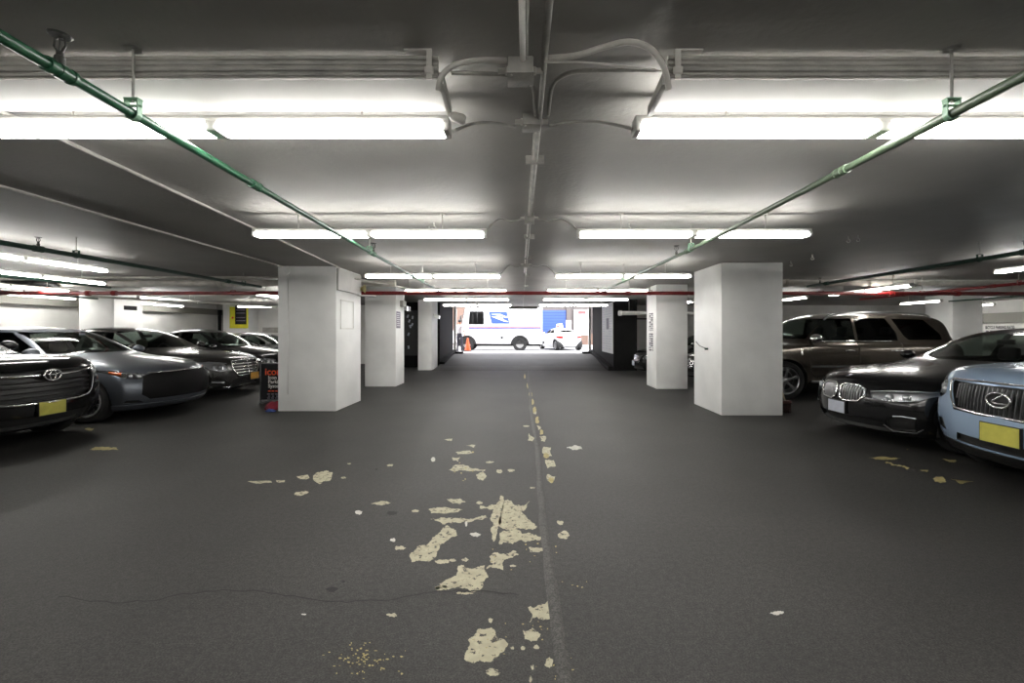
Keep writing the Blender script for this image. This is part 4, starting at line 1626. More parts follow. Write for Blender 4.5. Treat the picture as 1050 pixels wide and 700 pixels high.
def make_suv_black():
    p = dict(L=4.85, W=1.93, H=1.73, nose=1.03, cowl=1.16, belt=1.12, sweep=.27, gb=.24)
    c = Car('suv', 'black suv with oval badge and yellow plate, cut off by the left photo edge', 'suv', p, (-6.12 - 2.425 * 1.04, 5.70, 0), 0, 'parked cars', 3, M['p_black'])
    c.root.scale = (1.04,) * 3
    hw = c.W / 2
    c.wheels(.93, 3.72, .37, spokes=6)
    c.glasshouse(((1.2, 2.2), [(-.74, 1.25), (.74, 1.25), (.62, 1.60), (-.62, 1.60)], 1.18), ((3.9, 4.85), [(-.66, 1.22), (.66, 1.22), (.56, 1.58), (-.56, 1.58)], 1.15),
                 [[(1.62, 1.17), (2.14, 1.56), (2.62, 1.60), (2.62, 1.18)], [(2.70, 1.18), (2.70, 1.60), (3.55, 1.58), (3.55, 1.20)], [(3.64, 1.21), (3.64, 1.57), (4.15, 1.52), (4.40, 1.25)]], rgm=M['glass_dk'])
    c.region('grille', [[(-.70, .90), (-.58, .60), (.58, .60), (.70, .90), (.66, .97), (-.66, .97)]], 'x', M['black'], offset=-.04, skirt=True)
    c.region('lower_intake', [[(-.52, .28), (.52, .28), (.58, .42), (-.58, .42)]], 'x', M['black_mat'], offset=-.05, skirt=True)
    c.region('lower_bumper', [[(-.98, .20), (.98, .20), (.98, .275), (-.98, .275)]], 'x', M['black'], offset=.004)
    c.region('fog_recess', [[(.64, .34), (.86, .38), (.84, .50), (.66, .46)]], 'x', M['black'], offset=-.03, skirt=True, mirror=True)
    c.lamp([[(.70, .83), (.86, .80), (.93, .90), (.93, 1.00), (.74, .98)]], bulbs=((.77, .91, .045, M['bulb']), (.86, .90, .035, M['bulb'])), back=M['chrome'], brow=[([(.72, .97), (.82, .985), (.92, .985)], .008, M['chrome'])])
    c.split()
    g = c.parts['grille'][0]
    # slats, chrome wing bar through the badge, chrome jaw below
    for z in (.66, .72, .78, .84):
        w = .56 + (z - .6) * .40
        obj('slat', c.line_x([(-w + 2 * w * i / 16, z) for i in range(17)], .012, (1.3, .5), -.018), M['black'], g, 60)
    for sg in (-1, 1):
        obj('chrome_bar', c.line_x([(sg * (.10 + .60 * i / 10), .915 - .012 * (1 - i / 10) + .02 * (i / 10) ** 2) for i in range(11)], .016, (1.2, .6), .004), M['chrome'], g, 60)
    jaw = arc_pts([(-.70, .88, 0), (-.66, .76, 0), (-.58, .62, 0), (-.40, .575, 0), (0, .565, 0), (.40, .575, 0), (.58, .62, 0), (.66, .76, 0), (.70, .88, 0)], 4)
    obj('chrome_jaw', c.line_x([(q[0], q[1]) for q in jaw], .018, (1.1, .7), .004), M['chrome'], g, 60)
    e = c.fx(0, .905, .03)
    bm = NB()
    for (a, b, dy, dz, rr) in ((.098, .068, 0, 0, .011), (.036, .060, 0, -.004, .008), (.080, .026, 0, .030, .008)):
        tube(bm, [(e.x + .012, y + dy, z + .905 + dz) for y, z in ellipse_pts(0, 0, a, b)], rr, 8, closed=True)
    bd = obj('oval_badge', bm, M['chrome'], g, 60)
    bm = NB()
    lathe(bm, [(0, 0), (.09, 0), (.09, .008), (0, .008)], 24, 'x', origin=(0, 0, 0))
    for v in bm.verts:
        v.co.z *= .70
    bm.transform(Matrix.Translation((e.x - .004, 0, .905)))
    obj('badge_backing', bm, M['black'], bd, 30)
    c.plate(.0, .50, M['plate_y'])
    for sg in (-1, 1):
        obj('chrome_corner', c.line_x([(sg * .70, .62), (sg * .80, .66), (sg * .88, .72)], .016, (1, .6), .004), M['chrome'], c.body(), 60)
    c.mirrors(1.68, 1.20)
    c.handles(((2.5, 1.0), (3.45, 1.0)))
    c.interior((2.05, 2.95), 1.35, 1.12, .45)
    c.finish()
    return c


def make_sedan_grey():
    p = dict(L=4.86, W=1.87, H=1.49, nose=.76, cowl=1.02, belt=.99, sweep=.34, gb=.18)
    c = Car('sedan', 'blue grey sedan wearing a black nose cover, second car from the left edge', 'sedan', p, (-6.14 - 2.43 * 1.075, 8.12, 0), 0, 'parked cars', 3, M['p_grey'])
    c.root.scale = (1.075,) * 3
    c.wheels(.92, 3.72, .335, spokes=10)
    c.glasshouse(((1.3, 2.45), [(-.74, 1.05), (.74, 1.05), (.58, 1.39), (-.58, 1.39)], 1.0), ((3.4, 4.4), [(-.66, 1.12), (.66, 1.12), (.55, 1.36), (-.55, 1.36)], 1.05),
                 sedan_glass(c, 1.04, 1.38, c.W / 2))
    c.region('nose_cover', [[(-.66, .70), (-.62, .34), (.62, .34), (.66, .70), (.5, .745), (-.5, .745)], [(-.66, .70), (-.70, .60), (-.72, .42), (-.62, .34)], [(.66, .70), (.62, .34), (.72, .42), (.70, .60)]], 'x', M['bra'], offset=.012, skirt=True)
    c.region('lower_lip', [[(-.95, .18), (.95, .18), (.95, .27), (-.95, .27)]], 'x', M['p_grey'], offset=.016, skirt=True)
    c.region('fog_recess', [[(.64, .28), (.86, .30), (.84, .40), (.74, .335), (.66, .33)]], 'x', M['black'], offset=-.02, skirt=True, mirror=True)
    c.lamp([[(.60, .70), (.74, .655), (.86, .69), (.92, .80), (.90, .815), (.74, .765), (.62, .73)]], bulbs=((.69, .705, .035, M['bulb']), (.77, .715, .03, M['bulb']), (.64, .712, .018, M['bulb'])), back=M['chrome'],
           brow=[([(.60, .703), (.72, .66), (.84, .69)], .006, M['chrome']), ([(.84, .745), (.865, .755), (.885, .772)], .020, M['amber'])], depth=.035)
    c.split()
    obj('chrome_strip', c.line_x([(-.60 + 1.2 * i / 12, .735 + .012 * (1 - abs(i - 6) / 6)) for i in range(13)], .008, None, .014), M['chrome'], c.parts['nose_cover'][0], 60)
    c.mirrors(1.72, 1.03)
    c.handles(((2.65, .86), (3.55, .88)))
    c.seams([(1.45, .95, 1.5, .35), (2.86, 1.0, 2.86, .30), (1.5, .35, 2.86, .30), (3.6, .95, 3.3, .45)])
    # inspection sticker in the windscreen
    bm = NB()
    w = c.parts['windscreen'][0]
    q = c.fx(.15, 1.345, -.012)
    box(bm, q.x - .003, q.x, .10, .20, 1.32, 1.37)
    obj('inspection_sticker', bm, M['plate_w'], w)
    c.interior()
    c.finish()
    return c


def make_sedan_star():
    p = dict(L=5.1, W=1.91, H=1.50, nose=.80, cowl=1.02, belt=1.0, sweep=.30, gb=.18)
    c = Car('sedan', 'dark grey sedan with chrome slatted grille and amber plate, beyond the black nosed sedan', 'sedan', p, (-6.62 - 2.55 * 1.075, 10.62, 0), 0, 'parked cars', 3, M['p_dgrey'])
    c.root.scale = (1.075,) * 3
    c.wheels(.92, 3.95, .35, spokes=7)
    c.glasshouse(((1.35, 2.55), [(-.76, 1.06), (.76, 1.06), (.60, 1.40), (-.60, 1.40)], 1.0), ((3.5, 4.6), [(-.66, 1.12), (.66, 1.12), (.55, 1.36), (-.55, 1.36)], 1.05),
                 sedan_glass(c, 1.05, 1.39, c.W / 2))
    c.region('grille', [[(-.33, .44), (.33, .44), (.44, .60), (.43, .76), (-.43, .76), (-.44, .60)]], 'x', M['black'], offset=-.05, skirt=True)
    c.region('lower_intake', [[(-.46, .23), (.46, .23), (.40, .37), (-.40, .37)]], 'x', M['black_mat'], offset=-.04, skirt=True)
    c.region('side_intake', [[(.56, .25), (.84, .27), (.84, .40), (.62, .36)]], 'x', M['black_mat'], offset=-.04, skirt=True, mirror=True)
    c.lamp([[(.52, .58), (.70, .56), (.86, .62), (.93, .76), (.80, .775), (.60, .74)]], bulbs=((.66, .65, .042, M['bulb']), (.77, .66, .035, M['bulb'])), back=M['satin'],
           brow=[([(.54, .72), (.66, .735), (.80, .755), (.90, .75)], .011, M['bulb']), ([(.54, .60), (.70, .575), (.84, .63)], .007, M['chrome'])])
    c.split()
    g = c.parts['grille'][0]
    for z in (.50, .565, .63, .695):
        w = .36 + (z - .44) * .22
        obj('slat', c.line_x([(-w + 2 * w * i / 10, z) for i in range(11)], .015, (1.4, .5), -.012), M['chrome'], g, 60)
    obj('grille_frame', c.line_x([(-.33, .44), (.33, .44), (.44, .60), (.43, .76), (.2, .772), (-.2, .772), (-.43, .76), (-.44, .60)], .015, None, .004, closed=True), M['chrome'], g, 60)
    obj('grille_post', c.line_x([(0, .45), (0, .6), (0, .765)], .008, None, -.006), M['chrome'], g, 60)
    q = c.tz(c.X(.22), 0)
    bm = NB()
    tube(bm, [(q.x, y, q.z + .055 + z) for y, z in ellipse_pts(0, 0, .036, .036, 20)], .004, 6, closed=True)
    for a in (90, 210, 330):
        tube(bm, [(q.x, 0, q.z + .055), (q.x, .036 * math.cos(R(a)), q.z + .055 + .036 * math.sin(R(a)))], .004, 6, rads=[.006, .002])
    tube(bm, [(q.x, 0, q.z - .01), (q.x, 0, q.z + .02)], .006, 6)
    obj('bonnet_star', bm, M['chrome'], c.body(), 50)
    c.plate(.18, .40, M['plate_o'], .30, .15)
    for sg in (1, -1):
        obj('fog_strip', c.line_x([(sg * .60, .33), (sg * .72, .335), (sg * .82, .35)], .010, None, .0), M['bulb'], c.parts['side_intake'][0], 60)
        obj('chrome_lip', c.line_x([(sg * .10, .215), (sg * .5, .215), (sg * .82, .25)], .008, None, .004), M['chrome'], c.body(), 60)
    c.mirrors(1.78, 1.04)
    c.handles(((2.75, .87), (3.75, .89)))
    c.interior((2.2, 3.25), 1.55, .96, .32, M['beige_cloth'])
    c.finish()
    return c


def plain_sedan(name, label, paint, loc, rotz, front='bars', chrome=True, level=2, plate=None, p=None, glass=None, cat_group='parked cars', interior=True):
    p = p or dict(L=4.9, W=1.87, H=1.48, nose=.77, cowl=1.02, belt=.99, sweep=.30, gb=.18)
    c = Car(name, label, 'sedan', p, loc, rotz, cat_group, level, paint)
    H = p['H']
    dH = H - 1.49
    c.wheels(.92, 3.72, .335, spokes=5)
    c.glasshouse(((1.3, 2.5), [(-.74, 1.05), (.74, 1.05), (.58, 1.39 + dH), (-.58, 1.39 + dH)], 1.0), ((3.4, 4.45), [(-.66, 1.12), (.66, 1.12), (.55, 1.36 + dH), (-.55, 1.36 + dH)], 1.05),
                 sedan_glass(c, 1.04, 1.38 + dH, c.W / 2), gm=glass)
    c.region('grille', [[(-.42, .46), (.42, .46), (.52, .70), (-.52, .70)]], 'x', M['black'], offset=-.035, skirt=True)
    c.region('lower_intake', [[(-.60, .24), (.60, .24), (.56, .36), (-.56, .36)]], 'x', M['black_mat'], offset=-.03, skirt=True)
    c.region('tail_light', [[(c.W * .26, .74), (c.W * .48, .76), (c.W * .48, .90), (c.W * .28, .88)]], 'x', M['tail'], mirror=True, offset=.002, filt=lambda f, cc: cc.x < -c.L / 2 + .5 and f.normal.x < -.03)
    c.lamp([[(.58, .60), (.74, .57), (.90, .64), (.93, .76), (.62, .71)]], bulbs=((.70, .65, .045, M['bulb']), (.81, .665, .04, M['bulb'])), back=M['chrome'] if chrome else M['satin'])
    c.split()
    g = c.parts['grille'][0]
    mm = M['chrome'] if chrome else M['black']
    for z in (.51, .56, .61, .66):
        w = .43 + (z - .46) * .4
        obj('slat', c.line_x([(-w + 2 * w * i / 8, z) for i in range(9)], .010, (1.3, .5), -.01), mm, g, 60)
    obj('grille_frame', c.line_x([(-.42, .46), (.42, .46), (.52, .70), (-.52, .70)], .010, None, .003, closed=True), mm, g, 60)
    if plate:
        c.plate(0, .42, plate)
    c.mirrors(1.72, 1.03)
    c.handles(((2.65, .86), (3.55, .88)))
    c.seams([(1.45, .95, 1.5, .35), (2.86, 1.0, 2.86, .30), (1.5, .35, 2.86, .30)])
    if interior:
        c.interior()
    c.finish()
    return c


def make_crossover_blue():
    p = dict(L=4.77, W=1.90, H=1.70, nose=1.03, cowl=1.19, belt=1.10, sweep=.30, gb=.24)
    c = Car('crossover', 'pale blue crossover with oval badge and yellow plate at the right edge of the photo', 'suv', p, (4.36 + 2.385 * 1.03, 4.02, 0), RQ, 'parked cars', 3, M['p_blue'])
    c.root.scale = (1.03,) * 3
    c.wheels(.90, 3.64, .375, spokes=5)
    c.glasshouse(((1.2, 2.2), [(-.74, 1.23), (.74, 1.23), (.62, 1.56), (-.62, 1.56)], 1.16), ((3.9, 4.8), [(-.66, 1.2), (.66, 1.2), (.56, 1.52), (-.56, 1.52)], 1.12),
                 [[(1.60, 1.15), (2.10, 1.52), (2.60, 1.56), (2.60, 1.16)], [(2.68, 1.16), (2.68, 1.56), (3.50, 1.53), (3.50, 1.18)], [(3.58, 1.19), (3.58, 1.52), (4.0, 1.46), (4.2, 1.25)]])
    c.region('grille', [[(-.47, .70), (.47, .70), (.60, .945), (.57, .965), (-.57, .965), (-.60, .945)]], 'x', M['black'], offset=-.045, skirt=True)
    c.region('lower_bumper', [[(-.98, .20), (.98, .20), (.98, .36), (-.98, .36)]], 'x', M['black'], offset=.006, skirt=True)
    c.region('lower_intake', [[(-.50, .38), (.50, .38), (.46, .46), (-.46, .46)]], 'x', M['black_mat'], offset=-.03, skirt=True)
    c.region('fog_recess', [[(.66, .44), (.83, .46), (.82, .56), (.70, .55)]], 'x', M['black'], offset=-.02, skirt=True, mirror=True)
    c.lamp([[(.68, .82), (.78, .76), (.88, .80), (.905, .90), (.885, .985), (.80, .985), (.70, .93)]], bulbs=((.76, .86, .042, M['bulb']), (.84, .88, .035, M['bulb'])), back=M['chrome'])
    c.split()
    g = c.parts['grille'][0]
    n = 26
    for i in range(n):
        y = -.54 + 1.08 * (i + .5) / n
        lo = .705 if abs(y) < .47 else .705 + (abs(y) - .47) * 1.9
        hi = .955
        obj('slat', c.line_x([(y, lo + (hi - lo) * j / 6) for j in range(7)], .0085, (.7, 1.1), -.016 - .012 * math.sin(1)), M['alloy_dk'], g, 60)
    obj('grille_frame', c.line_x([(-.48, .695), (-.2, .69), (.2, .69), (.48, .695), (.55, .81), (.615, .945), (.58, .975), (.3, .985), (0, .988), (-.3, .985), (-.58, .975), (-.615, .945), (-.55, .81)], .014, (1.2, .8), .004, closed=True), M['chrome'], g, 60)
    # oval badge with its bent bar
    e = c.fx(0, .845, .012)
    bm = NB()
    X0 = e.x + .01
    yc = -.0
    tube(bm, [(X0, y, z) for y, z in ellipse_pts(yc, .845, .098, .066)], .011, 8, closed=True)
    # stroke seen from the front: viewer's left is +y
    pts = [(.040, .893), (-.005, .868), (-.045, .832), (-.030, .818), (.02, .816), (.085, .814)]
    tube(bm, arc_pts([(X0, y + yc, z) for y, z in pts], 4), .0095, 8)
    obj('oval_badge', bm, M['chrome'], g, 60)
    bm = NB()
    lathe(bm, [(0, 0), (.095, 0), (.095, .01), (0, .01)], 24, 'x')
    for v in bm.verts:
        v.co.z *= .66
    bm.transform(Matrix.Translation((X0 - .012, 0, .845)))
    obj('badge_backing', bm, M['black'], g, 30)
    c.plate(.02, .545, M['plate_y'], .32, .165)
    c.mirrors(1.66, 1.18)
    c.handles(((2.5, .98), (3.4, 1.0)))
    c.interior((2.05, 2.95), 1.35, 1.1, .45)
    c.finish()
    return c


def make_sedan_kidney():
    p = dict(L=5.1, W=1.91, H=1.49, nose=.78, cowl=1.02, belt=1.0, sweep=.36, gb=.17)
    c = Car('sedan', 'black luxury sedan with twin kidney grille and pale plate, beside the pale blue crossover', 'sedan', p, (4.46 + 2.55 * 1.05, 6.22, 0), RQ, 'parked cars', 3, M['p_black2'])
    c.root.scale = (1.05,) * 3
    c.wheels(.90, 3.98, .35, spokes=7)
    c.glasshouse(((1.35, 2.55), [(-.76, 1.06), (.76, 1.06), (.60, 1.40), (-.60, 1.40)], 1.0), ((3.5, 4.6), [(-.66, 1.12), (.66, 1.12), (.55, 1.36), (-.55, 1.36)], 1.05),
                 sedan_glass(c, 1.05, 1.39, c.W / 2))
    kid = [(.035, .56), (.10, .525), (.30, .535), (.385, .62), (.37, .70), (.28, .74), (.08, .745), (.035, .715)]
    c.region('grille', [kid], 'x', M['black'], offset=-.045, skirt=True, mirror=True)
    c.region('lower_intake', [[(-.62, .21), (.62, .21), (.56, .34), (-.56, .34)]], 'x', M['black_mat'], offset=-.05, skirt=True)
    c.region('side_intake', [[(.58, .24), (.80, .26), (.84, .42), (.70, .42), (.60, .36)]], 'x', M['black_mat'], offset=-.04, skirt=True, mirror=True)
    c.lamp([[(.42, .69), (.46, .60), (.66, .585), (.84, .62), (.93, .70), (.92, .735), (.70, .725)]], bulbs=((.60, .645, .036, M['bulb']), (.74, .65, .036, M['bulb'])), back=M['satin'],
           brow=[([(.43, .685), (.6, .71), (.8, .725), (.91, .73)], .009, M['bulb']), ([(.47, .605), (.66, .592), (.83, .625)], .006, M['chrome'])], depth=.04)
    c.split()
    for g, sg in zip(c.parts['grille'], (1, -1)):
        obj('kidney_frame', c.line_x([(sg * y, z) for y, z in kid], .013, (1.1, .9), .004, closed=True), M['chrome'], g, 60)
        for i in range(9):
            y = .065 + i * .036
            lo, hi = (.535 if y < .3 else .535 + (y - .30) * .9), (.738 if y < .28 else .738 - (y - .28) * .4)
            obj('slat', c.line_x([(sg * y, lo + (hi - lo) * j / 5) for j in range(6)], .0065, (.7, 1.6), -.010), M['satin'], g, 60)
    # roundel on the bonnet edge
    q = c.fx(0, .805)
    t = c.tz(c.X(.17), 0)
    nrm = (c.tz(c.X(.15), .0) - c.tz(c.X(.19), .0)).cross(Vector((0, 1, 0)))
    if nrm.z < 0:
        nrm = -nrm
    nrm.normalize()
    u = Vector((0, 1, 0))
    v = nrm.cross(u)
    mt = Matrix((u, v, nrm)).transposed().to_4x4()
    mt.translation = t + nrm * .002
    bm = NB()
    lathe(bm, [(0, .004), (.041, .004), (.041, 0)], 28, 'z')
    for k_ in range(4):
        f = [bm.verts.new((0, 0, .0052))] + [bm.verts.new((.026 * math.cos(PI / 2 * k_ + PI / 12 * j), .026 * math.sin(PI / 2 * k_ + PI / 12 * j), .0052)) for j in range(7)]
        ff = bm.faces.new(f)
        ff.material_index = 1 + k_ % 2
    tube(bm, [(.041 * math.cos(a), .041 * math.sin(a), .003) for a in [2 * PI * i / 28 for i in range(28)]], .003, 6, closed=True, mi=3)
    bm.transform(mt)
    obj('roundel_badge', bm, [M['black'], M['blue_sign'], M['white_paint'], M['chrome']], c.body())
    c.plate(.0, .43, M['plate_w'], .30, .15)
    for sg in (1, -1):
        obj('intake_blade', c.line_x([(sg * .56, .30), (sg * .62, .23), (sg * .80, .245), (sg * .86, .30)], .006, (1.3, .7), .004), M['alloy_dk'], c.body(), 60)
        obj('intake_trim', c.line_x([(sg * .66, .415), (sg * .74, .425), (sg * .84, .42)], .008, None, .002), M['bulb'], c.body(), 60)
    c.mirrors(1.78, 1.04)
    c.handles(((2.75, .87), (3.75, .89)))
    c.interior((2.2, 3.25), 1.55, .96, .32, M['trim_cloth'])
    c.finish()
    return c


def make_suv_brown():
    p = dict(L=5.0, W=2.0, H=1.90, nose=1.08, cowl=1.22, belt=1.20, sweep=.16, gb=.33, rail_f=.77, cowl_x=1.30, head_x=1.95, roof_end=4.42)
    c = Car('suv', 'large grey brown suv with chrome mirror and roof rails behind the right column', 'suv', p, (4.76 + 2.5 * 1.03, 10.66, 0), RQ, 'parked cars', 3, M['p_brown'])
    c.root.scale = (1.03,) * 3
    c.wheels(1.0, 3.95, .41, spokes=6, inset=.01)
    c.glasshouse(((1.15, 2.15), [(-.80, 1.30), (.80, 1.30), (.72, 1.74), (-.72, 1.74)], 1.25), ((3.9, 5.0), [(-.72, 1.30), (.72, 1.30), (.64, 1.72), (-.64, 1.72)], 1.22),
                 [[(1.55, 1.25), (1.92, 1.68), (2.10, 1.74), (2.54, 1.75), (2.54, 1.26)],
                  [(2.60, 1.26), (2.60, 1.75), (3.28, 1.75), (3.46, 1.42), (3.46, 1.27)],
                  [(3.60, 1.38), (3.42, 1.74), (4.12, 1.72), (4.42, 1.40), (4.42, 1.28), (3.70, 1.28)]], rgm=M['glass_dk'])
    c.region('grille', [[(-.50, .58), (.50, .58), (.60, .98), (-.60, .98)]], 'x', M['black'], offset=-.04, skirt=True)
    c.lamp([[(.66, .70), (.92, .72), (.93, .98), (.66, .98)]], bulbs=((.79, .80, .05, M['bulb']), (.79, .91, .05, M['bulb'])), back=M['chrome'])
    c.region('sill_trim', [[(c.X(1.55), .70), (c.X(3.52), .70), (c.X(3.52), .735), (c.X(1.55), .735)]], 'y', M['satin'], mirror=True, offset=.008, skirt=True)
    c.split()
    g = c.parts['grille'][0]
    for z in (.64, .71, .78, .85, .92):
        obj('slat', c.line_x([(-.52 + 1.04 * i / 10, z) for i in range(11)], .012, None, -.01), M['chrome'], g, 60)
    c.seams([(1.52, 1.20, 1.52, .62), (1.52, .62, 1.62, .50), (1.62, .50, 2.56, .50), (2.57, 1.24, 2.57, .50), (2.57, .50, 3.42, .50), (3.50, 1.24, 3.50, .90), (3.50, .90, 3.40, .52)])
    c.handles(((2.36, 1.05), (3.34, 1.05)), M['chrome'])
    for sg in (1, -1):
        bm = NB()
        pts = [c.sy(c.X(1.34), z, sg, .008) for z in (.96, 1.02, 1.08)]
        tube(bm, pts, .018, 8, flat=(.4, 1.0))
        obj('wing_vent', bm, M['chrome'], c.body(), 50)
        bm = NB()
        pts = [c.sy(c.X(x), 1.255, sg, .004) for x in [1.6 + i * .19 for i in range(10)]]
        tube(bm, pts, .011, 8)
        obj('waist_chrome', bm, M['chrome'], c.body(), 50)
        # roof rail on its feet
        y = sg * .70
        bm = NB()
        pts = [(c.X(x), y, c.tz(c.X(x), y).z + (.055 if 2.1 < x < 4.25 else .0)) for x in (2.0, 2.15, 2.7, 3.2, 3.7, 4.2, 4.35)]
        tube(bm, arc_pts(pts, 4), .016, 10)
        obj('roof_rail', bm, M['satin'], c.body(), 50)
        obj('running_board', (lambda b: (box(b, c.X(3.45), c.X(1.55), min(sg * .86, sg * 1.0), max(sg * .86, sg * 1.0), .36, .41, bev=.015), b)[1])(NB()), M['alloy_dk'], c.root, 40)
    c.mirrors(1.62, 1.27, M['chrome'], (.13, .14, .10), .14)
    c.interior((2.05, 3.05), 1.4, 1.18, .55, M['trim_cloth'], 1.55)
    c.finish()
    return c


def make_jeep():
    p = dict(L=4.7, W=1.87, H=1.62, nose=.86, cowl=1.08, belt=1.05, sweep=.26, gb=.22)
    return plain_sedan('sedan', 'dark car with shiny chrome nose peeking out left of the second right column', M['p_black2'], (3.86 + 2.45, 15.25, 0), RQ, chrome=True, plate=M['plate_w'])
M['blue_sign'] = mat('blue_sign_paint', srgb(36, 66, 150), 0.5, var=.04)
M['red_sign'] = mat('red_sign_paint', srgb(200, 60, 60), 0.5, var=.04)

# ------------------------------------------------------------- park the cars
cars_l = [make_suv_black(), make_sedan_grey(), make_sedan_star()]
plain_sedan('sedan', 'black sedan with clear side glass parked behind the chrome grille sedan on the left', M['p_black2'], (-6.95 - 2.5, 13.35, 0), 0, level=2,
            p=dict(L=4.9, W=1.88, H=1.58, nose=.82, cowl=1.08, belt=1.04, sweep=.30, gb=.18))
plain_sedan('sedan', 'silver sedan farthest back on the left, half hidden by the nearest left column', M['p_silver'], (-7.15 - 2.45, 16.2, 0), 0, level=2)
make_crossover_blue()
make_sedan_kidney()
make_suv_brown()
make_jeep()
plain_sedan('sedan', 'black sedan with silver window trim glimpsed between the two right columns', M['p_black'], (4.75 + 2.45, 12.95, 0), RQ, level=2)

# ------------------------------------------------------------- mail truck
TY = 26.0
t = thing('mail_truck', 'white step van mail truck with blue eagle emblem standing in the street outside the exit', 'truck', (-1.3, TY + 1.1, .34))
Lx0, Lx1, Wd = -2.55, 2.46, 2.2


def tb(name, m, f, parent=None, smooth=None, label=None):
    bm = NB()
    f(bm)
    return obj(name, bm, m, parent or t, smooth, label)


yn = -Wd / 2     # the side toward the garage
body_poly = [(Lx1, .42), (Lx1, 2.95), (Lx1 - .12, 3.05), (-1.85, 3.05), (-2.02, 2.92), (-2.34, 1.55), (-2.75, 1.34), (-2.85, 1.2), (-2.85, .45),
             (-2.62, .45)]
M['truck_white'] = mat('white_truck_paint', (0.80, 0.80, 0.82, 1), .35, coat=.3, var=.03)
bm = NB()
prism(bm, body_poly, yn, -yn, axis='y')
bmesh.ops.bevel(bm, geom=[e for e in bm.edges], offset=.04, segments=2, affect='EDGES')
body = obj('body', bm, M['truck_white'], t, 30)
tb('windscreen', M['glass_dk'], lambda b: prism(b, [(-2.055, 2.80), (-2.315, 1.66), (-2.335, 1.66), (-2.075, 2.80)], yn + .1, -yn - .1, axis='y'))
tb('windscreen_frame', M['black'], lambda b: [tube(b, [(-2.33, y, 1.62), (-2.05, y, 2.84)], .02, 6) for y in (yn + .05, 0, -yn - .05)])
w = tb('side_window', M['glass_dk'], lambda b: prism(b, [(-1.90, 1.60), (-1.84, 2.36), (-1.02, 2.36), (-1.02, 1.60)], yn - .006, yn + .01, axis='y'))
tb('window_frame', M['black'], lambda b: [tube(b, [(x0, yn - .008, z0), (x1, yn - .008, z1)], .016, 6) for (x0, z0, x1, z1) in ((-1.90, 1.60, -1.84, 2.36), (-1.84, 2.36, -1.02, 2.36), (-1.02, 2.36, -1.02, 1.60), (-1.02, 1.60, -1.90, 1.60), (-1.40, 1.60, -1.40, 2.36))], w)
tb('door_line', M['fix_dirty'], lambda b: [box(b, x - .008, x + .008, yn - .004, yn + .01, .5, 2.8) for x in (-1.96, -.94)])
tb('red_stripe', M['red_sign'], lambda b: box(b, -1.9, Lx1 - .06, yn - .006, yn + .004, 1.40, 1.46))
tb('blue_stripe', M['blue_sign'], lambda b: box(b, -1.9, Lx1 - .06, yn - .006, yn + .004, 1.31, 1.385))
# eagle head emblem on a leaning blue panel
ex, ez = -.64, 1.63
sx, sz = 1.08, .72
lean = .10


def E(u, v):
    return (ex + u * sx + (1 - v) * lean, ez + v * sz)


em = tb('eagle_emblem', M['blue_sign'], lambda b: prism(b, [E(0, 0), E(1, 0), E(.93, 1), E(-.07, 1)], yn - .008, yn - .001, axis='y'))
tb('eagle_head', M['white_paint'], lambda b: [prism(b, [E(*q) for q in poly], yn - .012, yn - .006, axis='y') for poly in (
    [(.02, .80), (.55, .80), (.95, .55), (.60, .62), (.30, .72)],
    [(.04, .60), (.40, .60), (.70, .48), (.62, .40), (.97, .14), (.70, .20)],
    [(.60, .66), (.93, .62), (.98, .50), (.80, .50), (.70, .56)])], em)
tb('fuel_cap', M['black'], lambda b: lathe(b, [(.09, 0), (.09, -.012), (0, -.014)], 18, 'y', origin=(.06, yn, .82)))
tb('mirror', M['black'], lambda b: [box(b, -2.38, -2.30, yn - .32, yn - .12, 1.65, 2.1, bev=.02), tube(b, [(-2.2, yn + .02, 1.6), (-2.34, yn - .22, 1.67)], .015, 6), tube(b, [(-2.1, yn + .02, 2.2), (-2.34, yn - .22, 2.08)], .015, 6)], smooth=40)
for x in (-2.0, 1.13):
    for sg in (1, -1):
        bm = NB()
        R_ = .42
        lathe(bm, [(.22, .1), (.22, -.1), (.25, -.12), (R_ - .03, -.12), (R_, -.08), (R_, .08), (R_ - .03, .12), (.25, .12), (.22, .1)], 32, 'y')
        wh = obj('wheel', bm, M['rubber'], t, 40)
        bm = NB()
        lathe(bm, [(.24, -.10), (.20, -.04), (.10, -.03), (.09, -.09), (0, -.10)], 24, 'y')
        for i in range(8):
            lathe(bm, [(.02, -.06), (.02, -.03)], 8, 'y', origin=(.15 * math.cos(i * PI / 4), 0, .15 * math.sin(i * PI / 4)))
        obj('rim', bm, M['satin'], wh, 40)
        wh.location = (x, sg * (Wd / 2 - .10), R_)
        wh.rotation_euler = (0, 0, 0 if sg < 0 else PI)
        if sg < 0:
            pts = [(x + .50 * math.cos(a), yn - .012, R_ + .50 * math.sin(a)) for a in [PI * i / 16 for i in range(17)]]
            tb('wheel_arch', M['black'], lambda b: (tube(b, pts, .05, 8), prism(b, [(p[0], p[2]) for p in pts], yn - .006, yn + .02, axis='y')))
tb('bumper', M['black'], lambda b: [box(b, -2.92, -2.82, yn + .1, -yn - .1, .42, .62, bev=.02), box(b, Lx1, Lx1 + .12, yn + .1, -yn - .1, .45, .60, bev=.02)])
tb('tail_lamp', M['tail'], lambda b: box(b, Lx1 - .01, Lx1 + .03, yn + .05, yn + .16, 1.0, 1.25))
tb('side_panel_seam', M['fix_white'], lambda b: [box(b, Lx0, Lx1 - .05, yn - .006, yn, z, z + .02) for z in (.62, 1.12, 2.86)])
tb('chassis', M['black_mat'], lambda b: box(b, -2.6, Lx1 - .1, yn + .25, -yn - .25, .30, .47))

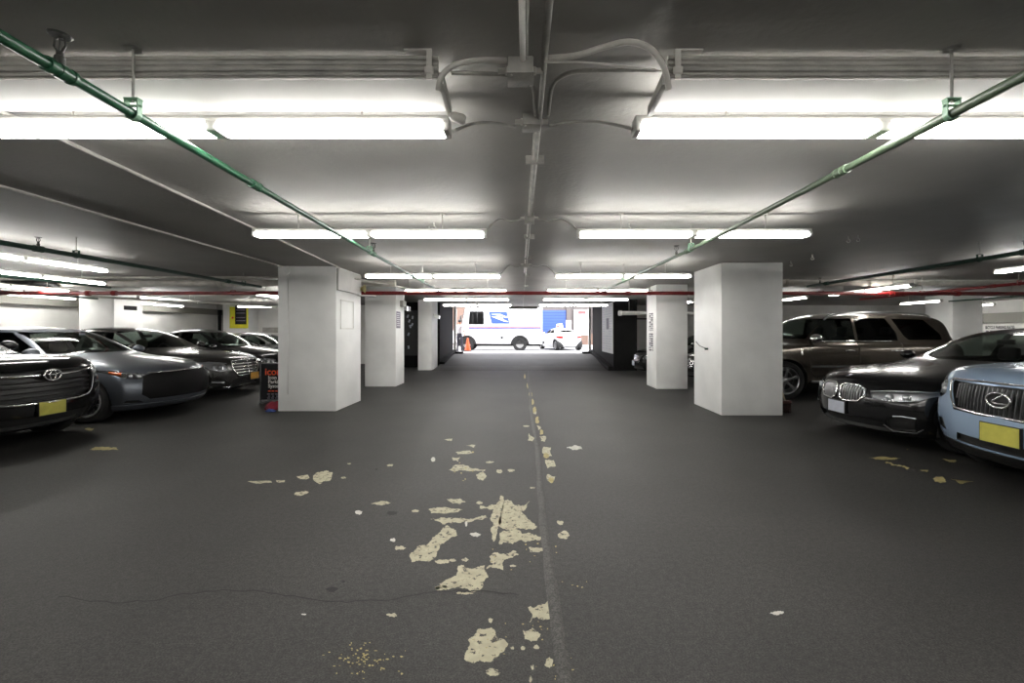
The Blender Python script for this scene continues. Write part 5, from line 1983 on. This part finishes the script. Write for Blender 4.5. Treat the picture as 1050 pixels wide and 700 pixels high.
# ------------------------------------------------------------- white taxi behind the truck
ang = R(106)
tx = plain_sedan('taxi', 'white car with a lit roof advert standing behind the mail truck in the street', M['p_white'], (2.35, 28.9, .34), ang, level=2, p=dict(L=4.2, W=1.72, H=1.40, nose=.74, cowl=1.0, belt=.97, sweep=.30, gb=.18, rear_x=3.7, deck_x=4.5, deck=1.03), cat_group=None)
bm = NB()
prism(bm, [(-.42, 0), (.42, 0), (.25, .26), (-.25, .26)], -.10, .10, axis='y')
bm.transform(Matrix.Translation((-.2, 0, 1.42)))
ad = obj('roof_advert', bm, M['white_paint'], tx.root)
bm = NB()
for y in (-.104, .10):
    box(bm, -.5, .1, y, y + .004, 1.45, 1.54)
obj('roof_advert_panel', bm, M['red_sign'], ad)

# ------------------------------------------------------------- facade over the street
r = thing('building_facade', 'dark stone shop front with a blue shutter across the street', 'building', (0, 34.2, .46))
M['facade'] = paint_wall('brown_stone_facade', (.07, .058, .055, 1))
M['facade2'] = paint_wall('warm_brown_facade', (.12, .07, .05, 1))


def fb(name, m, *b):
    bm = NB()
    box(bm, *b)
    return obj(name, bm, m, r)


fb('wall', M['facade'], -30, 30, 0, .6, 0, 9)
fb('blue_shutter', M['blue_sign'], 1.4, 3.35, -.08, 0, 0, 2.7)
bm = NB()
for i in range(12):
    box(bm, 1.4, 3.35, -.10, -.08, .1 + i * .22, .115 + i * .22)
obj('shutter_rib', bm, M['ink'], r)
fb('pier', M['facade'], 3.4, 3.75, -.2, 0, 0, 9)
fb('pier', M['facade'], 5.55, 6.0, -.2, 0, 0, 9)
fb('stall_riser', M['facade2'], 3.75, 5.55, -.12, 0, 0, .9)
fb('brown_panel', M['facade2'], -7.2, -4.0, -.08, 0, 0, 3.4)
pw = fb('poster_window', M['paper'], 4.0, 5.25, -.15, -.02, .8, 2.75)
bm = NB()
for i in range(14):
    box(bm, 4.1, 5.15 - .25 * (i % 3), -.155, -.15, .95 + i * .105, .985 + i * .105)
obj('poster_lines', bm, M['plate_w'], pw)
fb('red_banner', M['red_sign'], 4.3, 4.9, -.156, -.15, 2.4, 2.65)
bm = NB()
box(bm, -.21, .21, -.02, 0, -.33, .33)
o = obj('wall_notice', bm, M['paper'])
o.location = (3.55, 33.98, 2.05)
tag(o, 'small white notice on the dark pier right of the blue shutter', 'notice')

# ------------------------------------------------------------- the man by the truck
def person(label, loc, rz):
    root = thing('person', label, 'person', loc, rz)
    J = {'hip': (0, 0, .93), 'waist': (0, .0, 1.06), 'chest': (0, .01, 1.28), 'neck0': (0, .0, 1.43), 'neck': (0, .02, 1.50), 'head0': (0, .035, 1.56), 'head1': (0, .045, 1.64), 'head2': (0, .03, 1.72),
         'hl': (-.09, 0, .90), 'kl': (-.11, .03, .50), 'al': (-.12, -.02, .10), 'fl': (-.13, .12, .05),
         'hr': (.09, 0, .90), 'kr': (.12, .05, .50), 'ar': (.14, .0, .10), 'fr': (.15, .14, .05),
         'sl': (-.18, 0, 1.40), 'el': (-.28, -.02, 1.13), 'wl': (-.25, .15, .95),
         'sr': (.18, 0, 1.40), 'er': (.27, .02, 1.13), 'wr': (.17, .22, 1.02)}
    rad = {'hip': .135, 'waist': .125, 'chest': .145, 'neck0': .085, 'neck': .055, 'head0': .075, 'head1': .092, 'head2': .07,
           'hl': .095, 'kl': .062, 'al': .045, 'fl': .035, 'hr': .095, 'kr': .062, 'ar': .045, 'fr': .035,
           'sl': .06, 'el': .043, 'wl': .028, 'sr': .06, 'er': .043, 'wr': .028}
    ed = [('hip', 'waist'), ('waist', 'chest'), ('chest', 'neck0'), ('neck0', 'neck'), ('neck', 'head0'), ('head0', 'head1'), ('head1', 'head2'),
          ('hip', 'hl'), ('hl', 'kl'), ('kl', 'al'), ('al', 'fl'), ('hip', 'hr'), ('hr', 'kr'), ('kr', 'ar'), ('ar', 'fr'),
          ('neck0', 'sl'), ('sl', 'el'), ('el', 'wl'), ('neck0', 'sr'), ('sr', 'er'), ('er', 'wr')]
    # fingers
    for sd, w in (('l', Vector(J['wl'])), ('r', Vector(J['wr']))):
        sg = -1 if sd == 'l' else 1
        pal = w + Vector((0, .05, -.055))
        J['p' + sd] = tuple(pal)
        rad['p' + sd] = .026
        ed.append(('w' + sd, 'p' + sd))
        for i, (dx, ln) in enumerate(((-.027, .07), (-.009, .085), (.009, .08), (.027, .065))):
            a, b = 'f%s%da' % (sd, i), 'f%s%db' % (sd, i)
            J[a] = tuple(pal + Vector((dx, .02, -.03)))
            J[b] = tuple(pal + Vector((dx, .03, -.03 - ln * .8)))
            rad[a], rad[b] = .0095, .008
            ed += [('p' + sd, a), (a, b)]
        J['t' + sd] = tuple(pal + Vector((-sg * .045, .03, -.02)))
        rad['t' + sd] = .010
        ed.append(('p' + sd, 't' + sd))
    names = list(J)
    me = bpy.data.meshes.new('person_body')
    me.from_pydata([J[n] for n in names], [(names.index(a), names.index(b)) for a, b in ed], [])
    o = bpy.data.objects.new('person_body', me)
    COL.objects.link(o)
    sk = o.modifiers.new('skin', 'SKIN')
    for i, n in enumerate(names):
        v = me.skin_vertices[0].data[i]
        v.radius = (rad[n], rad[n] * (.78 if n in ('hip', 'waist', 'chest') else 1.0))
        v.use_root = (n == 'hip')
    sb = o.modifiers.new('sub', 'SUBSURF')
    sb.levels = 2
    dg = bpy.context.evaluated_depsgraph_get()
    m2 = bpy.data.meshes.new_from_object(o.evaluated_get(dg))
    bpy.data.objects.remove(o)
    bm = NB()
    bm.from_mesh(m2)
    # nose and brow
    skin, shirt, trou, shoe = 0, 1, 2, 3
    for v in bm.verts:
        if v.co.z > 1.56 and abs(v.co.x) < .02 and v.co.y > .1:
            v.co.y += .018 * max(0, 1 - abs(v.co.z - 1.63) / .03)
    for f in bm.faces:
        c = f.calc_center_median()
        f.smooth = True
        arm = abs(c.x) > .16 and c.z < 1.2 or (c.z < 1.12 and c.y > .12)
        if c.z < .085:
            f.material_index = shoe
        elif c.z > 1.47:
            f.material_index = skin
        elif arm and c.z < 1.16 and c.z > .78 and (abs(c.x) > .2 or c.y > .12):
            f.material_index = skin
        elif c.z < 1.0:
            f.material_index = trou
        else:
            f.material_index = shirt
    bd = obj('body', bm, [mat('skin', srgb(150, 104, 80), .5, var=.08), mat('white_shirt', (.40, .37, .38, 1), .7, var=.06), mat('dark_trousers', (.02, .018, .03, 1), .8, var=.2), M['black']], root, 180)
    hb = NB()
    bmesh.ops.create_icosphere(hb, subdivisions=3, radius=1)
    for v in hb.verts:
        v.co = Vector((v.co.x * .088, v.co.y * .10 + .03, v.co.z * .095 + 1.685))
        if v.co.y > .08 and v.co.z < 1.71:
            v.co.y = .08
    obj('hair', hb, mat('dark_hair', (.012, .009, .008, 1), .6, var=.3, vscale=60), root, 180)
    bm = NB()
    tube(bm, [(.145 * math.cos(a), .115 * math.sin(a) + .0, 1.01) for a in [2 * PI * i / 24 for i in range(24)]], .018, 6, closed=True)
    obj('belt', bm, M['black'], root, 60)
    return root


person('person in a white shirt and dark trousers standing outside left of the mail truck cab', (-3.40, 23.6, .395), R(-20))
# orange barrier behind him
r = thing('traffic_cone', 'orange traffic cone standing by the mail truck front wheel', 'cone', (-3.03, 24.2, .43))
bm = NB()
lathe(bm, [(.17, .04), (.035, .72), (.0, .73)], 24, 'z')
obj('cone_body', bm, M['orange'], r, 40)
bm = NB()
box(bm, -.22, .22, -.22, .22, 0, .045, bev=.01)
obj('cone_base', bm, M['black'], r, 40)

# ------------------------------------------------------------- signs and clutter inside
r = thing('standing_sign', 'black standing sign with orange and white lettering beside the nearest left column', 'sign', (-5.06, 9.32, 0))
bm = NB()
box(bm, -.49, .49, -.012, .012, .05, .83)
obj('board', bm, M['ink'], r)
bm = NB()
for (a, b, c, d) in ((-.51, .51, .82, .845), (-.51, .51, .035, .06), (-.51, -.485, .04, .84), (.485, .51, .04, .84)):
    box(bm, a, b, -.018, .018, c, d)
for x in (-.40, .40):
    box(bm, x - .02, x + .02, -.2, .2, 0, .03)
    box(bm, x - .015, x + .015, -.015, .015, .0, .06)
obj('frame', bm, M['satin'], r)
def sign_text(body, size, x, z, m, name, bold=0):
    obj(name, text_bm(body, size, face_mtx((x, -.0135, z), (1, 0, 0)), .001, 'LEFT', 1.0, bold), m, r)
sign_text('icon', .205, -.41, .585, M['orange'], 'orange_word', .004)
sign_text('Icon', .105, -.34, .495, M['white_paint'], 'white_word', .002)
sign_text('Parking', .105, -.34, .405, M['white_paint'], 'white_word', .002)
sign_text('Systems', .105, -.34, .315, M['white_paint'], 'white_word', .002)
bm = NB()
for i in range(9):
    box(bm, -.34 + i * .075, -.34 + i * .075 + .055, -.0145, -.012, .232, .255)
obj('orange_line', bm, M['orange'], r)
bm = NB()
for j, z in enumerate((.17, .125, .085)):
    for i in range(7):
        box(bm, -.36 + i * .085 + .02 * (j % 2), -.36 + i * .085 + .06, -.0145, -.012, z, z + .016)
obj('small_lines', bm, M['grey_ink'], r)


def rag(name, label, p, sx, sy, sz, m, seed):
    rr = random.Random(seed)
    bm = NB()
    n, k = 28, 14
    grid = []
    ph = [(rr.uniform(2, 6), rr.uniform(0, 6), rr.uniform(.1, .35)) for _ in range(6)]
    bmesh.ops.create_icosphere(bm, subdivisions=4, radius=1)
    for v in bm.verts:
        d = v.co.copy()
        a = math.atan2(d.y, d.x)
        s = 1 + sum(q[2] * .5 * math.sin(q[0] * a + q[1] + d.z * 4) for q in ph) * .6
        fold = sum(q[2] * math.sin(q[0] * 3 * d.x + q[1]) * math.cos(q[0] * 2.2 * d.y) for q in ph[:4])
        v.co = Vector((d.x * sx * s, d.y * sy * s, max(0.0, d.z) * sz * (1 + .7 * fold) + .002))
    o = obj(name, bm, m, None, 180)
    o.location = p
    return tag(o, label, 'cloth')


rag('crumpled_rag', 'crumpled red cloth on the floor at the foot of the nearest left column', (-4.84, 8.56, 0), .17, .18, .14, mat('red_cloth', srgb(120, 24, 40), .8, var=.3), 3)
rag('blue_rag', 'small blue scrap of cloth beside the red cloth', (-4.74, 8.24, 0), .10, .05, .04, mat('blue_cloth', srgb(50, 70, 130), .8, var=.3), 5)

# broom leaning behind the right column
r = thing('push_broom', 'wooden handled broom with dark red brush leaning behind the widest right column', 'broom', (4.80, 8.15, 0))
bm = NB()
tube(bm, [(.06, -.02, .22), (-.10, .3, 1.28)], .014, 10)
obj('handle', bm, mat('broom_wood', srgb(178, 166, 140), .6, var=.15, vscale=30), r, 60)
bm = NB()
box(bm, -.14, .16, -.06, .04, .17, .23, bev=.012)
obj('brush_head', bm, mat('dark_broom_wood', srgb(62, 30, 26), .6, var=.2), r, 40)
bm = NB()
for i in range(16):
    for j in range(4):
        x, y = -.125 + i * .018, -.045 + j * .024
        tube(bm, [(x, y, .17), (x + rnd.uniform(-.01, .015), y + rnd.uniform(-.012, .012), .0)], .008, 5)
o = obj('bristles', bm, mat('dark_bristles', srgb(46, 26, 24), .9, var=.3), r)
o['kind'] = 'stuff'

# signs
r = thing('rates_board', 'white board lettered with bicycle parking rates on the far right wall', 'sign', (XR - .32, 17.1, 1.5))
bm = NB()
box(bm, -.02, 0, -1.6, 1.0, -.45, .31)
obj('board', bm, M['fix_white'], r)
fm = face_mtx((-.022, .60, .115), (0, -1, 0)) @ Matrix.Diagonal((.56, 1, 1, 1))
obj('lettering', text_bm('BICYCLE PARKING RATES', .165, fm, .001, 'LEFT', 1.0, .004), M['ink'], r)
bm = NB()
for i in range(5):
    box(bm, -.024, -.02, .58 - i * .15 - .1, .58 - i * .15, -.03, .05)
obj('smaller_marks', bm, M['grey_ink'], r)

r = thing('notice_board', 'black notice board with yellow edge and red spot on the far left column', 'sign', (-12.85, 19.72, 2.0))
bm = NB()
box(bm, -.30, .52, -.03, 0, -.34, .62)
obj('board', bm, M['yellow'], r)
bm = NB()
box(bm, -.05, .45, -.038, -.03, -.17, .75)
obj('panel', bm, M['ink'], r)
bm = NB()
for z in (.60, .46, .32, .12, -.02):
    box(bm, .0, .40, -.042, -.038, z, z + .03)
obj('panel_lines', bm, M['grey_ink'], r)
bm = NB()
lathe(bm, [(.05, -.03), (.05, -.036), (0, -.036)], 16, 'y', origin=(-.17, 0, .13))
obj('red_spot', bm, M['orange'], r)

r = thing('rates_sheet', 'tall white sheet of printed rates on the black wall right of the ramp', 'sign', (3.49, 18.0, 1.7))
bm = NB()
box(bm, -.03, 0, -1.05, 1.15, -1.05, .95)
obj('sheet', bm, M['paper'], r)
bm = NB()
for k_ in range(3):
    y0 = 1.05 - k_ * .7
    for j in range(18):
        if k_ == 1 and 5 < j < 12:
            continue
        box(bm, -.034, -.03, y0 - .6 + .1 * (j % 3), y0, .80 - j * .10, .835 - j * .10)
obj('printed_lines', bm, M['plate_w'], r)
bm = NB()
box(bm, -.036, -.03, -.35, .15, -.1, .35)
box(bm, -.036, -.03, -.15, .95, .83, .9)
obj('dark_print', bm, M['grey_ink'], r)

# key board on the black wall at the left of the ramp
r = thing('key_board', 'dark wall board with pale hooks between the second and third left columns', 'board', (-4.75, 18.49, 1.6))
bm = NB()
box(bm, -.35, .30, -.03, 0, -1.1, .8)
obj('board', bm, M['black'], r)
for (x, z) in ((-.08, .55), (-.02, .35), (.02, .12), (.1, .2), (-.05, -.2), (-.05, -.75), (.12, .5)):
    bm = NB()
    boxm(bm, Matrix.Translation((x, -.04, z)) @ Matrix.Rotation(rnd.uniform(-.5, .5), 4, 'Y'), .07, .02, .13, bev=.008)
    obj('key_tag', bm, M['plate_w'], r)

# floodlights, alarms
def flood(label, p, rz, m=None):
    t = thing('floodlight', label, 'floodlight', p, rz)
    bm = NB()
    lathe(bm, [(.05, 0), (.05, -.03), (.0, -.03)], 14, 'y')
    tube(bm, [(0, -.02, 0), (0, -.10, -.03)], .015, 8)
    obj('wall_bracket', bm, M['fix_white'], t, 40)
    bm = NB()
    b2 = NB()
    prism(b2, [(-.11, -.07), (.11, -.07), (.08, .07), (-.08, .07)], -.26, -.08, axis='y')
    b2.transform(Matrix.Translation((0, 0, -.02)) @ Matrix.Rotation(R(18), 4, 'X'))
    merge(bm, b2)
    bmesh.ops.bevel(bm, geom=list(bm.edges), offset=.012, segments=2, affect='EDGES')
    obj('lamp_head', bm, m or M['fix_white'], t, 30)
    bm = NB()
    box(bm, -.09, .09, -.274, -.268, -.06, .06)
    bm.transform(Matrix.Translation((0, 0, -.02)) @ Matrix.Rotation(R(18), 4, 'X'))
    obj('lamp_glass', bm, M['chrome'], t)
    return t


flood('white floodlight on the aisle side of the farthest left column', (-3.54, 17.3, 2.17), R(90))
r = thing('emergency_light', 'twin headed emergency light box behind the second left column', 'emergency light', (-3.47, 12.55, 2.22))
bm = NB()
box(bm, 0, .10, -.16, .16, -.02, .16, bev=.015)
obj('battery_box', bm, M['fix_dirty'], r, 30)
for y in (-.12, .12):
    bm = NB()
    lathe(bm, [(.0, -.06), (.04, -.055), (.07, .03), (.07, .05), (0, .045)], 18, 'x', origin=(.16, y, -.06))
    tube(bm, [(.06, y, .0), (.12, y, -.05)], .012, 6)
    obj('lamp_head', bm, M['black'] if y > 0 else M['satin'], r, 40)
r = thing('alarm_speaker', 'yellowed horn speaker with white shelf on the far edge of the nearest left column', 'speaker', (-3.52, 9.42, 2.42))
bm = NB()
lathe(bm, [(.03, 0), (.035, .05), (.06, .10), (.09, .13), (.085, .13), (.05, .09), (0, .08)], 20, 'x')
obj('horn', bm, mat('yellowed_plastic', srgb(176, 164, 118), .5, var=.1), r, 40)
bm = NB()
box(bm, 0, .34, -.1, .1, -.16, -.135, bev=.005)
tube(bm, [(.01, 0, -.15), (.01, 0, .0)], .012, 6)
obj('shelf', bm, M['fix_white'], r, 40)

# bits on the far walls
for i, x in enumerate((-.20, 0, .2)):
    bm = NB()
    tube(bm, [(x, 0, 0), (x, 0, 2.5)], .07, 12)
    o = obj('riser_pipe', bm, M['black_mat'], None, 60)
    o.location = (-13.75, 20.2, 0)
    tag(o, ('leftmost', 'middle', 'rightmost')[i] + ' of three black vertical pipes in the far left corner', 'pipe', 'black pipes in the far left corner')
bm = NB()
box(bm, -.35, .35, -.04, .0, -.12, .12, bev=.01)
o = obj('wall_grille', bm, M['fix_dirty'])
o.location = (-11.75, 20.45, 1.58)
tag(o, 'small grey vent on the white wall at far left', 'vent')
bm = NB()
tube(bm, [(4.55, 20.2, 0), (4.55, 20.2, 2.7)], .05, 10)
o = obj('standpipe', bm, M['red'], None, 60)
tag(o, 'red vertical standpipe behind the right black wall', 'pipe')
bm = NB()
box(bm, -.7, .7, -.04, 0, -.03, .03)
o = obj('wall_shelf', bm, M['ink'])
o.location = (5.3, 20.46, 2.1)
tag(o, 'thin dark shelf on the white wall right of the standpipe', 'shelf')
bm = NB()
box(bm, -.12, .12, -.02, 0, -.17, .17)
o = obj('red_notice', bm, M['red'])
o.location = (7.25, 20.48, 1.72)
tag(o, 'small red notice on the far white wall seen between the right columns', 'sign')

# floor drain covers
for (px, py, rr_, lab) in ((591, 459, .07, 'pale round cover set in the floor right of the seam'),):
    q = PF(px, py)
    bm = NB()
    lathe(bm, [(rr_, 0.001), (rr_, .006), (rr_ * .9, .009), (0, .009)], 24, 'z', origin=(q.x, q.y, 0))
    tag(obj('floor_cover', bm, M['worn_w'], None, 40), lab, 'floor cover')

# ------------------------------------------------------------- daylight
w = bpy.data.worlds.new('daylight')
S.world = w
w.use_nodes = True
nt = w.node_tree
bg = nt.nodes['Background']
sky = nt.nodes.new('ShaderNodeTexSky')
sky.sky_type = 'HOSEK_WILKIE'
sky.sun_direction = (-.3, -.6, .74)
sky.turbidity = 7.0
mx = nt.nodes.new('ShaderNodeMix')
mx.data_type = 'RGBA'
mx.inputs[0].default_value = .85
nt.links.new(sky.outputs[0], mx.inputs[6])
mx.inputs[7].default_value = (1.0, 1.0, 1.04, 1)
nt.links.new(mx.outputs[2], bg.inputs['Color'])
bg.inputs['Strength'].default_value = 8.0
S.view_settings.view_transform = 'Standard'
S.view_settings.look = 'None'
S.view_settings.exposure = 0.55
S.cycles.use_denoising = True
S.cycles.max_bounces = 8
S.cycles.transparent_max_bounces = 12
S.cycles.caustics_reflective = False
S.cycles.caustics_refractive = False
S.cycles.sample_clamp_indirect = 6.0
